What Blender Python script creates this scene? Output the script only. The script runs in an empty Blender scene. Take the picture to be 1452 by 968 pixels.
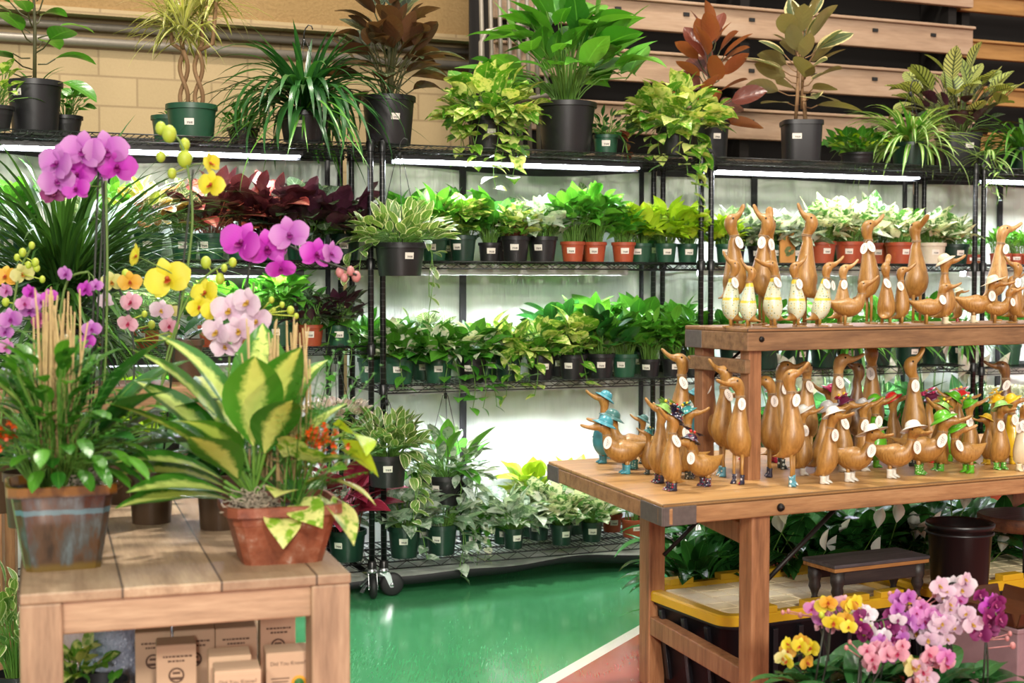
import bpy, math, random
from mathutils import Vector as V, Matrix
pi = math.pi
SC = bpy.context.scene
COL = SC.collection
F = 2000.0
CZ = 1.32
PIT = math.atan(84 / F)
cp, sp = math.cos(PIT), math.sin(PIT)

# ------------------------------------------------------------------ where things stand
def ray(px, py):
    x = (px - 726) / F; v = (484 - py) / F
    return V((x, cp + v * sp, -sp + v * cp))
def onz(px, py, z):
    d = ray(px, py); t = (z - CZ) / d.z
    return V((d.x * t, d.y * t, z))
def ony(px, py, Y):
    d = ray(px, py); t = Y / d.y
    return V((d.x * t, Y, CZ + d.z * t))
R0 = V((-.539, 5.89, 0)); E = V((.9225, .386, 0)).normalized(); N = V((-.386, .9225, 0)).normalized()
ROWANG = math.atan2(E.y, E.x)
def rackpt(px, d, z):
    B = R0 + N * d; xn = (px - 726) / F
    s = (xn * (B.y * cp - (z - CZ) * sp) - B.x) / (E.x - xn * E.y * cp)
    p = B + E * s; p.z = z
    return p
def mpx(p):            # metres per photo pixel at a point
    return (p.y * cp - (p.z - CZ) * sp) / F

# ------------------------------------------------------------------ mesh builder
class MB:
    def __init__(s): s.v = []; s.f = []; s.uv = []
    def add(s, vs, fs, uvs=None):
        b = len(s.v)
        s.v.extend([tuple(p) for p in vs]); s.f.extend([tuple(b + i for i in f) for f in fs])
        s.uv.extend(uvs if uvs else [(0, 0)] * len(vs))
    def mesh(s, name, mat, smooth=True):
        me = bpy.data.meshes.new(name)
        me.from_pydata(s.v, [], s.f)
        uvl = me.uv_layers.new(name='UVMap')
        idx = [0] * len(me.loops)
        me.loops.foreach_get('vertex_index', idx)
        flat = []
        for i in idx: flat.extend(s.uv[i])
        uvl.data.foreach_set('uv', flat)
        if smooth: me.polygons.foreach_set('use_smooth', [True] * len(me.polygons))
        if mat: me.materials.append(mat)
        me.update()
        return me
    def build(s, name, mat, parent=None, smooth=True, bevel=0):
        o = bpy.data.objects.new(name, s.mesh(name, mat, smooth))
        COL.objects.link(o)
        if parent: o.parent = parent
        if bevel:
            m = o.modifiers.new('bevel', 'BEVEL'); m.width = bevel; m.segments = 2; m.limit_method = 'ANGLE'
        return o
    def box(s, c, size, M=None):
        x, y, z = size[0] / 2, size[1] / 2, size[2] / 2
        vs = [V((a * x, b * y, d * z)) for d in (-1, 1) for b in (-1, 1) for a in (-1, 1)]
        if M: vs = [M @ p for p in vs]
        vs = [p + V(c) for p in vs]
        s.add(vs, [(0, 2, 3, 1), (4, 5, 7, 6), (0, 1, 5, 4), (2, 6, 7, 3), (0, 4, 6, 2), (1, 3, 7, 5)],
              [(i & 1, (i >> 1) & 1) for i in range(8)])
        return s
    def hexa(s, b, t):       # two quads, bottom and top (same winding, counter-clockwise from above)
        s.add(list(b) + list(t), [(3, 2, 1, 0), (4, 5, 6, 7), (0, 1, 5, 4), (1, 2, 6, 5), (2, 3, 7, 6), (3, 0, 4, 7)])
        return s
    def bar(s, a, b, w, h, up=V((0, 0, 1))):     # a beam from a to b
        a = V(a); b = V(b); d = (b - a); L = d.length; d = d / L
        side = d.cross(up)
        if side.length < 1e-4: side = d.cross(V((0, 1, 0)))
        side.normalize(); u = side.cross(d)
        M = Matrix((d, side, u)).transposed()
        return s.box((a + b) / 2, (L, w, h), M)
    def tube(s, pts, r, n=6, cap=True):
        pts = [V(p) for p in pts]; m = len(pts)
        rs = r if isinstance(r, (list, tuple)) else [r] * m
        prev = None; vs = []; uv = []
        for i, p in enumerate(pts):
            t = (pts[min(i + 1, m - 1)] - pts[max(i - 1, 0)])
            if t.length < 1e-9: t = V((0, 0, 1))
            t.normalize()
            if prev is None:
                a = V((0, 0, 1)) if abs(t.z) < .9 else V((1, 0, 0))
                x = t.cross(a).normalized()
            else:
                x = prev - t * prev.dot(t)
                x = x.normalized() if x.length > 1e-6 else t.orthogonal().normalized()
            prev = x; y = t.cross(x)
            for k in range(n):
                a = 2 * pi * k / n
                vs.append(p + (x * math.cos(a) + y * math.sin(a)) * rs[i]); uv.append((k / n, i / max(1, m - 1)))
        fs = [(i * n + k, i * n + (k + 1) % n, (i + 1) * n + (k + 1) % n, (i + 1) * n + k) for i in range(m - 1) for k in range(n)]
        if cap: fs += [tuple(range(n - 1, -1, -1)), tuple((m - 1) * n + k for k in range(n))]
        s.add(vs, fs, uv); return s
    def lathe(s, prof, n=20, c=(0, 0, 0), M=None, capb=False, capt=False, sq=0):
        vs = []; uv = []; c = V(c); m = len(prof)
        for i, (r, z) in enumerate(prof):
            for k in range(n):
                a = 2 * pi * k / n; q = 1
                if sq:
                    ca, sa = abs(math.cos(a)), abs(math.sin(a)); q = (ca ** sq + sa ** sq) ** (-1 / sq)
                p = V((r * q * math.cos(a), r * q * math.sin(a), z))
                if M: p = M @ p
                vs.append(p + c); uv.append((k / n, i / max(1, m - 1)))
        fs = [(i * n + k, i * n + (k + 1) % n, (i + 1) * n + (k + 1) % n, (i + 1) * n + k) for i in range(m - 1) for k in range(n)]
        if capb: fs.append(tuple(range(n - 1, -1, -1)))
        if capt: fs.append(tuple((m - 1) * n + k for k in range(n)))
        s.add(vs, fs, uv); return s
    def loft(s, rings, cap=True):
        n = len(rings[0]); m = len(rings); vs = [p for r in rings for p in r]
        uv = [(k / n, i / max(1, m - 1)) for i in range(m) for k in range(n)]
        fs = [(i * n + k, i * n + (k + 1) % n, (i + 1) * n + (k + 1) % n, (i + 1) * n + k) for i in range(m - 1) for k in range(n)]
        if cap: fs += [tuple(range(n - 1, -1, -1)), tuple((m - 1) * n + k for k in range(n))]
        s.add(vs, fs, uv); return s
    def ball(s, c, r, n=8, m=6, sz=1.0):
        prof = [(r * math.sin(pi * i / m), -r * sz * math.cos(pi * i / m)) for i in range(m + 1)]
        prof[0] = (r * .02, prof[0][1]); prof[-1] = (r * .02, prof[-1][1])
        return s.lathe(prof, n, c, capb=True, capt=True)

def empty(name, loc, rz=0.0, label=None, cat=None, group=None, scale=1.0):
    o = bpy.data.objects.new(name, None); COL.objects.link(o)
    o.empty_display_size = .05
    o.location = loc; o.rotation_euler = (0, 0, rz); o.scale = (scale,) * 3
    tag(o, label, cat, group); return o
def tag(o, label=None, cat=None, group=None, kind=None):
    if label: o['label'] = label
    if cat: o['category'] = cat
    if group: o['group'] = group
    if kind: o['kind'] = kind
    return o
ORD = ['', 'first', 'second', 'third', 'fourth', 'fifth', 'sixth', 'seventh', 'eighth', 'ninth', 'tenth', 'eleventh', 'twelfth', 'thirteenth', 'fourteenth', 'fifteenth', 'sixteenth']

# ------------------------------------------------------------------ materials
class NT:
    def __init__(s, name):
        s.m = bpy.data.materials.new(name); s.m.use_nodes = True
        s.t = s.m.node_tree; s.N = s.t.nodes; s.L = s.t.links
        s.b = s.N['Principled BSDF']; s.out = s.N['Material Output']
    def n(s, typ, **kw):
        nd = s.N.new(typ)
        for k, v in kw.items():
            if k.startswith('i_'):
                key = k[2:]
                key = int(key) if key.isdigit() else key.replace('_', ' ')
                if hasattr(v, 'is_output') or hasattr(v, 'links') and hasattr(v, 'node'): s.L.new(v, nd.inputs[key])
                else: nd.inputs[key].default_value = v
            else: setattr(nd, k, v)
        return nd
    def math(s, op, a, b=None, c=None, clamp=False):
        nd = s.N.new('ShaderNodeMath'); nd.operation = op; nd.use_clamp = clamp
        for i, x in enumerate((a, b, c)):
            if x is None: continue
            if isinstance(x, (int, float)): nd.inputs[i].default_value = x
            else: s.L.new(x, nd.inputs[i])
        return nd.outputs[0]
    def mix(s, f, a, b, typ='MIX'):
        nd = s.N.new('ShaderNodeMix'); nd.data_type = 'RGBA'; nd.blend_type = typ
        for i, x in ((0, f), (6, a), (7, b)):
            if isinstance(x, (int, float)): nd.inputs[i].default_value = x
            elif isinstance(x, (tuple, list)): nd.inputs[i].default_value = (*x[:3], 1)
            else: s.L.new(x, nd.inputs[i])
        return nd.outputs[2]
    def ramp(s, f, stops):
        nd = s.N.new('ShaderNodeValToRGB'); s.L.new(f, nd.inputs[0])
        el = nd.color_ramp.elements
        while len(el) < len(stops): el.new(.5)
        for e, (p, c) in zip(el, stops):
            e.position = p; e.color = (*c[:3], 1) if isinstance(c, (tuple, list)) else (c, c, c, 1)
        return nd.outputs[0]
    def coord(s, which='Object', scale=None):
        o = s.n('ShaderNodeTexCoord').outputs[which]
        if scale:
            mp = s.n('ShaderNodeMapping'); s.L.new(o, mp.inputs[0]); mp.inputs['Scale'].default_value = scale; o = mp.outputs[0]
        return o
    def noise(s, vec, scale, detail=3, rough=.5):
        nd = s.n('ShaderNodeTexNoise'); s.L.new(vec, nd.inputs['Vector'])
        nd.inputs['Scale'].default_value = scale; nd.inputs['Detail'].default_value = detail; nd.inputs['Roughness'].default_value = rough
        return nd.outputs['Fac']
    def col(s, c):
        if isinstance(c, (tuple, list)): s.b.inputs['Base Color'].default_value = (*c[:3], 1)
        else: s.L.new(c, s.b.inputs['Base Color'])
    def set(s, **kw):
        for k, v in kw.items(): s.b.inputs[k.replace('_', ' ')].default_value = v
    def bump(s, h, strength=.3, dist=.002):
        nd = s.n('ShaderNodeBump'); s.L.new(h, nd.inputs['Height']); nd.inputs['Strength'].default_value = strength; nd.inputs['Distance'].default_value = dist
        s.L.new(nd.outputs[0], s.b.inputs['Normal'])

def rgb(h):
    h = h.lstrip('#'); o = []
    for i in (0, 2, 4):
        c = int(h[i:i + 2], 16) / 255
        o.append(c / 12.92 if c <= .04045 else ((c + .055) / 1.055) ** 2.4)
    return tuple(o)

def plain(name, c, rough=.5, metal=0, var=.12, scale=40, spec=.5, coat=0):
    k = NT(name); c = rgb(c) if isinstance(c, str) else c
    f = k.noise(k.coord(), scale, 3)
    k.col(k.mix(f, tuple(x * (1 - var) for x in c), tuple(min(1, x * (1 + var)) for x in c)))
    k.set(Roughness=rough, Metallic=metal, Specular_IOR_Level=spec, Coat_Weight=coat)
    return k.m

def wood(name, ca, cb, cc, axis=0, scale=1.0, rough=.5, planks=0, plank_axis=0, bump=.25):
    k = NT(name); sc = [9, 9, 9]; sc[axis] = .9
    co = k.coord('Object', [x * scale for x in sc])
    f1 = k.noise(co, 3.2, 6, .62); f2 = k.noise(k.coord('Object', [x * scale * 3.5 for x in sc]), 5, 4, .6)
    c = k.ramp(f1, [(.28, rgb(cb)), (.5, rgb(ca)), (.72, rgb(cc))])
    c = k.mix(k.math('MULTIPLY', f2, .55), c, rgb(cb), 'MULTIPLY')
    blot = k.noise(k.coord(), 4.5 * scale, 2)
    c = k.mix(k.ramp(blot, [(.55, 0.), (.75, .45)]), c, rgb(cb))
    if planks:
        br = k.n('ShaderNodeTexWhiteNoise', noise_dimensions='1D')
        sep = k.n('ShaderNodeSeparateXYZ'); k.L.new(k.coord(), sep.inputs[0])
        q = k.math('FLOOR', k.math('MULTIPLY', sep.outputs[plank_axis], planks)); k.L.new(q, br.inputs['W'])
        fr = k.math('FRACT', k.math('MULTIPLY', sep.outputs[plank_axis], planks))
        seam = k.math('LESS_THAN', fr, .025)
        c = k.mix(k.math('MULTIPLY', br.outputs['Value'], .7), c, rgb(cb), 'MIX')
        c = k.mix(seam, c, tuple(x * .35 for x in rgb(cb)))
    k.col(c); k.set(Roughness=rough)
    k.bump(f2, bump, .0015)
    return k.m

LEAFM = {}
def leafmat(name, c1, c2, pat='plain', c3='#d8e08c', amt=.5, rough=.30, trans=.28, vein=.35, back=None):
    if name in LEAFM: return LEAFM[name]
    k = NT('leaf ' + name)
    a, b, c = rgb(c1), rgb(c2), rgb(c3)
    rnd = k.n('ShaderNodeNewGeometry').outputs['Random Per Island']
    base = k.mix(rnd, a, b)
    uv = k.n('ShaderNodeUVMap').outputs[0]
    sep = k.n('ShaderNodeSeparateXYZ'); k.L.new(uv, sep.inputs[0])
    du = k.math('ABSOLUTE', k.math('SUBTRACT', sep.outputs[0], .5))       # 0 midrib .. 0.5 margin
    v = sep.outputs[1]
    oc = k.coord()
    if pat == 'marble':
        nz = k.noise(k.coord('Object', (1, 1, 1)), 42, 3, .6)
        f = k.ramp(k.math('ADD', nz, k.math('MULTIPLY', rnd, .22)), [(.66 - .2 * amt, 0.), (.76 - .2 * amt, 1.)])
        base = k.mix(f, base, c)
    elif pat == 'edge':
        nz = k.noise(oc, 60, 2)
        f = k.ramp(k.math('ADD', du, k.math('MULTIPLY', nz, .18)), [(.62 - amt * .35, 0.), (.68 - amt * .35, 1.)])
        base = k.mix(f, base, c)
    elif pat == 'center':
        nz = k.noise(oc, 55, 4, .7)
        f = k.ramp(k.math('ADD', du, k.math('MULTIPLY', nz, .35)), [(.22 + amt * .2, 1.), (.34 + amt * .22, 0.)])
        base = k.mix(f, base, c)
    elif pat == 'stripe':
        w = k.math('SINE', k.math('SUBTRACT', k.math('MULTIPLY', v, 52.), k.math('MULTIPLY', du, 26.)))
        base = k.mix(k.ramp(w, [(.45, 0.), (.6, amt)]), base, c)
        base = k.mix(k.ramp(du, [(.03, .8), (.07, 0.)]), base, c)
    elif pat == 'vein':
        w = k.math('SINE', k.math('SUBTRACT', k.math('MULTIPLY', v, 34.), k.math('MULTIPLY', du, 16.)))
        base = k.mix(k.ramp(w, [(.86, 0.), (.97, amt)]), base, c)
        base = k.mix(k.ramp(du, [(.02, amt), (.06, 0.)]), base, c)
    if vein:
        base = k.mix(k.math('MULTIPLY', k.ramp(du, [(.012, 1.), (.035, 0.)]), vein), base, c if pat != 'plain' else tuple(min(1, x * 1.9 + .03) for x in b))
    if back:
        base = k.mix(k.n('ShaderNodeNewGeometry').outputs['Backfacing'], base, rgb(back))
    k.col(base); k.set(Roughness=rough, Specular_IOR_Level=.65)
    w = k.math('SINE', k.math('SUBTRACT', k.math('MULTIPLY', v, 40.), k.math('MULTIPLY', du, 20.)))
    k.bump(w, .12, .002)
    tr = k.n('ShaderNodeBsdfTranslucent'); k.L.new(k.mix(1., base, (1.0, 1.0, .55), 'MULTIPLY'), tr.inputs[0])
    mx = k.n('ShaderNodeMixShader'); mx.inputs[0].default_value = trans
    k.L.new(k.b.outputs[0], mx.inputs[1]); k.L.new(tr.outputs[0], mx.inputs[2]); k.L.new(mx.outputs[0], k.out.inputs[0])
    LEAFM[name] = k.m
    return k.m

# ------------------------------------------------------------------ leaves
PROF = {
    'heart': [.50, .92, 1.0, .93, .76, .52, .26, .02],
    'lance': [.06, .50, .86, 1.0, .95, .74, .42, .02],
    'oval':  [.10, .66, .93, 1.0, .97, .84, .56, .04],
    'round': [.30, .80, .98, 1.0, .98, .88, .62, .06],
    'strap': [.55, .85, 1.0, 1.0, .92, .74, .44, .02],
    'drop':  [.08, .34, .62, .86, 1.0, .98, .72, .05],
}
def prof(shape, t):
    P = PROF[shape]; x = t * (len(P) - 1); i = min(int(x), len(P) - 2); return P[i] + (P[i + 1] - P[i]) * (x - i)
def leaf(mb, p, d, L, W, shape='lance', curl=.6, fold=.25, roll=0.0, n=6, cols=3, wave=0.0, cup=0.0, ph=0.0):
    d = V(d).normalized()
    side = d.cross(V((0, 0, 1)))
    if side.length < 1e-3: side = d.cross(V((1, 0, .3)))
    side.normalize(); nr = side.cross(d)
    if roll:
        c, s_ = math.cos(roll), math.sin(roll); side, nr = side * c + nr * s_, nr * c - side * s_
    pos = V(p); st = L / n; vs = []; uv = []
    us = [-1, 0, 1] if cols == 3 else [-1, -.5, 0, .5, 1]
    for k in range(n + 1):
        t = k / n; w = W * .5 * prof(shape, t)
        for u in us:
            q = pos + side * (u * w) + nr * (fold * w * abs(u) + wave * W * math.sin(t * 14 + u * 2 + ph) * abs(u))
            if shape == 'heart' and k == 0: q = q - d * (.16 * L * abs(u))
            if cup: q = q + nr * (cup * w * u * u)
            vs.append(q); uv.append((u * .5 + .5, t))
        a = curl / n; c, s_ = math.cos(a), math.sin(a)
        d, nr = d * c - nr * s_, nr * c + d * s_
        pos = pos + d * st
    m = len(us)
    mb.add(vs, [(k * m + j, k * m + j + 1, (k + 1) * m + j + 1, (k + 1) * m + j) for k in range(n) for j in range(m - 1)], uv)
def sph(a, th): return V((math.sin(th) * math.cos(a), math.sin(th) * math.sin(a), math.cos(th)))
# ================================================================== the place
cam = bpy.data.cameras.new('camera'); co = bpy.data.objects.new('camera', cam); COL.objects.link(co)
co.location = (0, 0, CZ); co.rotation_euler = (pi / 2 - PIT, 0, 0)
cam.sensor_width = 36; cam.sensor_fit = 'HORIZONTAL'; cam.lens = F / 1452 * 36
cam.clip_start = .05; cam.clip_end = 60
cam.dof.use_dof = True; cam.dof.focus_distance = 5.0; cam.dof.aperture_fstop = 4.0
SC.camera = co
vs_ = SC.view_settings
vs_.view_transform = 'Standard'; vs_.look = 'None'; vs_.gamma = 1; vs_.use_curve_mapping = False; vs_.exposure = 0.12
SC.cycles.max_bounces = 8; SC.cycles.transparent_max_bounces = 8
SC.cycles.use_denoising = True
SC.cycles.sample_clamp_indirect = 6.0
SC.cycles.caustics_reflective = False; SC.cycles.caustics_refractive = False

w = bpy.data.worlds.new('world'); SC.world = w; w.use_nodes = True
bg = w.node_tree.nodes['Background']; bg.inputs[0].default_value = (1, .96, .90, 1); bg.inputs[1].default_value = .54
def lamp(name, loc, to, size, power, c):
    l = bpy.data.lights.new(name, 'AREA'); l.energy = power; l.size = size; l.color = c; l.shape = 'DISK'
    o = bpy.data.objects.new(name, l); COL.objects.link(o); o.location = loc
    o.rotation_euler = (V(to) - V(loc)).to_track_quat('-Z', 'Y').to_euler()
    return o
WARM = (1, .92, .80)
# hall lamps high above the floor, the last one an added low fill
lamp('hall_and_fill_lamp', (-.6, 5.2, 6.5), (-.5, 3.8, 0), .40, 300, WARM)
lamp('hall_and_fill_lamp', (3.2, 3.2, 6.5), (2.2, 4.2, 0), .6, 128, WARM)
lamp('hall_and_fill_lamp', (-2.6, -6.0, 6.2), (-.4, 4.5, 1), 1.0, 357, WARM)
lamp('hall_and_fill_lamp', (2.6, -7.0, 6.0), (1.4, 4.5, .6), 1.0, 808, WARM)
lamp('hall_and_fill_lamp', (-2.5, 6.2, 6.5), (-3.2, 8.2, 2.4), .8, 36, WARM)
lamp('hall_and_fill_lamp', (3.0, 6.0, 6.5), (2.6, 8.5, 2.3), .8, 62, WARM)

lamp('hall_and_fill_lamp', (1.0, -8.0, 3.3), (1.3, 5.0, .4), 1.0, 420, (1, .96, .90))  # added low fill lamp, brightens the space beneath the duck table
# ------------------------------------------------------------------ floor
k = NT('painted court floor')
oc = k.coord()
sep = k.n('ShaderNodeSeparateXYZ'); k.L.new(oc, sep.inputs[0])
p1, p2 = onz(912, 889, 0), onz(775, 968, 0)
ld = (p1 - p2).normalized(); ln = V((ld.y, -ld.x, 0))
dist = k.math('SUBTRACT', k.math('ADD', k.math('MULTIPLY', sep.outputs[0], ln.x), k.math('MULTIPLY', sep.outputs[1], ln.y)), ln.dot(p1))
big = k.noise(k.coord('Object', (1, .25, 1)), 3.0, 4)
fine = k.noise(k.coord('Object', (30, 2.5, 1)), 4.0, 3)
green = k.mix(k.math('MULTIPLY', k.math('ADD', big, fine), .5), rgb('#2f7d4a'), rgb('#57a874'))
red = k.mix(big, rgb('#9a3a34'), rgb('#b4514a'))
c = k.mix(k.math('GREATER_THAN', dist, 0.), green, red)
c = k.mix(k.math('LESS_THAN', k.math('ABSOLUTE', k.math('SUBTRACT', dist, .0)), .026), c, rgb('#e8e4da'))
sc_ = k.noise(oc, 90, 2)
c = k.mix(k.ramp(sc_, [(.72, 0.), (.78, .5)]), c, (.02, .05, .03))
k.col(c)
k.L.new(k.ramp(k.math('MULTIPLY', big, fine), [(.1, .16), (.5, .32)]), k.b.inputs['Roughness'])
k.set(Specular_IOR_Level=.6, Coat_Weight=.5, Coat_Roughness=.10)
k.bump(fine, .06, .002)
f = MB(); f.box((1.5, 4.5, -.05), (14, 13, .1)); fl = f.build('floor', k.m, smooth=False); fl['kind'] = 'structure'

# ------------------------------------------------------------------ block wall behind
k = NT('painted block wall')
br = k.n('ShaderNodeTexBrick'); k.L.new(k.coord('UV'), br.inputs['Vector'])
br.inputs['Scale'].default_value = 1; br.inputs['Mortar Size'].default_value = .006; br.inputs['Brick Width'].default_value = .42; br.inputs['Row Height'].default_value = .165
br.inputs['Color1'].default_value = (*rgb('#b0976f'), 1); br.inputs['Color2'].default_value = (*rgb('#a89068'), 1); br.inputs['Mortar'].default_value = (*rgb('#8a7250'), 1)
nz = k.noise(k.coord(), 90, 4)
k.col(k.mix(.25, br.outputs[0], k.mix(nz, rgb('#927a56'), rgb('#bca47c')))); k.set(Roughness=.65); k.bump(nz, .3, .004)
blockm = k.m
k = NT('rough acoustic panel'); nz = k.noise(k.coord(), 60, 5, .7); nz2 = k.noise(k.coord(), 3, 2)
k.col(k.mix(nz, rgb('#86693f'), k.mix(nz2, rgb('#b39263'), rgb('#a88857')))); k.set(Roughness=.9); k.bump(nz, .8, .012); panelm = k.m
steel = plain('grey painted steel', '#8d8478', .4, .3)
def rowquad(name, mat, s0, s1, d, z0, z1, th=.1):
    """a slab standing parallel to the racks"""
    mb = MB(); a = R0 + E * s0 + N * d; b = R0 + E * s1 + N * d
    q = [a, b, b + N * th, a + N * th]
    mb.hexa([p + V((0, 0, z0)) for p in q], [p + V((0, 0, z1)) for p in q])
    L = s1 - s0
    for i, p in enumerate(mb.v):
        r = V(p) - R0; mb.uv[i] = (r.dot(E), p[2])
    return mb, mat
mb, m = rowquad('w', blockm, -5, 8, 2.6, 0, 2.62); wl = mb.build('wall_back', m, smooth=False); wl['kind'] = 'structure'
mb, m = rowquad('w', panelm, -5, 8, 2.52, 2.80, 5.2, .18); o = mb.build('wall_upper', m, smooth=False); o['kind'] = 'structure'
mb, m = rowquad('w', blockm, -5, 8, 2.66, 2.62, 2.80, .04); o = mb.build('wall_recess', m, smooth=False); o['kind'] = 'structure'
for z, r_, dd in ((2.745, .022, 2.60), (2.655, .026, 2.57)):
    a = R0 + E * -5 + N * dd; b = R0 + E * 1.6 + N * dd; a.z = b.z = z
    t = MB().tube([a, b], r_, 10).build('trim_1', steel); t['kind'] = 'structure'
mb, m = rowquad('w', blockm, -5, 1.6, 2.50, 2.795, 2.83, .1); o = mb.build('trim_2', m, smooth=False); o['kind'] = 'structure'

# ------------------------------------------------------------------ folded bleachers
bw = wood('bleacher board', '#bb9d82', '#9c8068', '#c8ae96', 0, .5, .45, bump=.05)
bw2 = wood('bleacher board ochre', '#b98a4c', '#8d6532', '#c99c60', 0, .5, .5, bump=.05)
dark = plain('bleacher uprights and gap shade', '#17120e', .8)  # near-black colour carries the shade seen in the bleacher gaps
blackp = plain('black slot', '#151312', .6)
sA = (rackpt(700, 1.2, 2.2) - R0).dot(E); sB = (rackpt(1379, 1.2, 2.5) - R0).dot(E)
def bleachers(name, label, s0, s1, d0, zs, hh, mat, slots):
    c = R0 + E * ((s0 + s1) / 2) + N * d0
    root = empty(name, c, ROWANG, label, 'bleachers')
    L = s1 - s0
    for i, z in enumerate(zs):
        b = MB().box((0, .02, z + hh / 2), (L, .04, hh))
        b.build('riser_board', mat, root, False, .004)
        b = MB().box((0, .012, z + hh + .008), (L, .075, .016)); b.build('board_nosing', mat, root, False, .004)
        if slots:
            for q in range(int(L / .42) + 1):
                x = -L / 2 + .3 + q * .42
                if x < L / 2 - .1: MB().box((x, -.002, z + hh * .66), (.036, .012, .020)).build('hand_slot', blackp, root, False)
    MB().box((0, .35, zs[0] + (zs[-1] - zs[0]) / 2 + .1), (L, .02, zs[-1] - zs[0] + .5)).build('gap_shade_backing', dark, root, False)  # dark sheet standing in for the shade between the boards
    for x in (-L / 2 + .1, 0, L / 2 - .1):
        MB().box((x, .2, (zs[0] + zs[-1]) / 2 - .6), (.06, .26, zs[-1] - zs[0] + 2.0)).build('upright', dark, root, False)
    return root
bleachers('folded_bleachers', 'tall bank of folded tan wooden bleachers with dark gaps behind the plant racks', sA, sB, 1.2, [2.124 + .283 * i - .283 * 3 for i in range(9)], .15, bw, True)
bleachers('folded_bleachers', 'end section of folded bleachers with narrow ochre boards set further back', sB + .02, sB + 3.0, 1.34, [2.135 + .283 * i - .283 * 3 for i in range(9)], .095, bw2, False)
# the folded handrail rack beside them
root = empty('folded_handrail', rackpt(726, 1.02, 0), ROWANG, 'bundle of upright grey steel handrails stored at the end of the bleachers', 'handrail')
for i in range(8):
    x = -.14 + i * .05; dx = -.05
    MB().tube([(x, 0, 1.6), (x + dx, 0, 3.6)], .012, 8).build('rail_post', steel, root)
MB().tube([(-.17, -.03, 2.0), (-.18, -.03, 2.52), (-.15, -.03, 2.575), (.20, -.03, 2.66)], .014, 8).build('top_rail', steel, root)
MB().tube([(-.17, -.03, 2.20), (.20, -.03, 2.28)], .012, 8).build('cross_rail', steel, root)
MB().box((0, .0, .8), (.34, .06, 1.62)).build('base', steel, root, False, .01)

# ------------------------------------------------------------------ wire racks
k = NT('black wire rack'); k.col(rgb('#141414')); k.set(Roughness=.32, Metallic=.2, Specular_IOR_Level=.6)
wirem = k.m
k = NT('black grooved post'); sep = k.n('ShaderNodeSeparateXYZ'); k.L.new(k.coord(), sep.inputs[0])
fr = k.math('FRACT', k.math('MULTIPLY', sep.outputs[2], 39.37)); k.col(k.mix(k.math('LESS_THAN', fr, .09), rgb('#121213'), rgb('#4a4a4c'))); k.set(Roughness=.3, Metallic=.2)
postm = k.m
chrome = plain('zinc plated steel', '#b9bdc0', .25, .9)
rubber = plain('black rubber', '#1b1b1d', .6)
RL, RD = 1.524, .457
def shelf_mesh():
    m = MB(); wr = .0022
    for z in (0, -.030):
        m.tube([(0, 0, z), (RL, 0, z), (RL, RD, z), (0, RD, z), (0, 0, z)], .0030, 6)
    def zig(a, b, y, along):
        L = b - a; nz = int(L / .05); pts = []
        for i in range(nz + 1):
            u = a + L * i / nz; z = 0 if i % 2 == 0 else -.030
            pts.append((u, y, z) if along else (y, u, z))
        m.tube(pts, wr * .8, 4)
    zig(.0, RL, 0, True); zig(0, RL, RD, True); zig(0, RD, 0, False); zig(0, RD, RL, False)
    for y in (RD / 3, RD * 2 / 3):
        m.tube([(0, y, -.004), (RL, y, -.004)], wr, 5); m.tube([(0, y, -.03), (RL, y, -.03)], wr, 5); zig(0, RL, y, True)
    nw = 58
    for i in range(1, nw):
        x = RL * i / nw; m.tube([(x, 0, .002), (x, RD, .002)], .0017, 4, False)
    for x, y in ((0, 0), (RL, 0), (0, RD), (RL, RD)):
        m.lathe([(.019, -.033), (.019, .006), (.016, .010)], 12, (x, y, 0))
    return m.mesh('shelf', wirem)
SHELF = shelf_mesh()
POST = MB().lathe([(.0127, .11), (.0127, 1.905), (.009, 1.915), (.001, 1.917)], 12, capb=True).mesh('post', postm)
def caster(root, x, y, a):
    c = bpy.data.objects.new('caster', MB().lathe([(.022, .100), (.024, .112), (.016, .125), (.012, .130)], 14, (0, 0, 0), capb=True, capt=True).mesh('caster', chrome)); COL.objects.link(c); c.parent = root; c.location = (x, y, 0); c.rotation_euler = (0, 0, a)
    for sy in (-1, 1):
        m = MB(); pr = [(-.018, .104), (.022, .104), (.030, .085), (.040, .040), (.026, .040), (.004, .085), (-.018, .098)]
        y0, y1 = sy * .019, sy * .0165
        n = len(pr); m.add([(px_, y0, z_) for px_, z_ in pr] + [(px_, y1, z_) for px_, z_ in pr],
                           [tuple(range(n)), tuple(range(2 * n - 1, n - 1, -1))] + [(i, (i + 1) % n, n + (i + 1) % n, n + i) for i in range(n)])
        m.build('fork', chrome, c, False)
    R = Matrix.Rotation(pi / 2, 3, 'X')
    MB().lathe([(.010, -.014), (.040, -.014), (.048, -.008), (.050, 0), (.048, .008), (.040, .014), (.010, .014)], 24, (.033, 0, .0505), R).build('wheel', rubber, c)
    MB().lathe([(.001, -.021), (.008, -.021), (.008, .021), (.001, .021)], 10, (.033, 0, .0505), R).build('axle', chrome, c)
    if x > 0: b = MB(); b.bar((.02, -.021, .085), (.03, -.055, .055), .02, .004); b.bar((.03, -.03, .06), (.045, -.05, .03), .02, .004); b.build('brake_lever', chrome, c, False)
ledm = bpy.data.materials.new('grow light tube'); ledm.use_nodes = True
nt = ledm.node_tree; nt.nodes.remove(nt.nodes['Principled BSDF']); em = nt.nodes.new('ShaderNodeEmission')
em.inputs[0].default_value = (.86, .90, 1.0, 1); em.inputs[1].default_value = 215.0
nt.links.new(em.outputs[0], nt.nodes['Material Output'].inputs[0])
housing = plain('black light housing', '#101012', .4); housing2 = plain('pale grey light housing', '#b9bcb8', .5)
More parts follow.
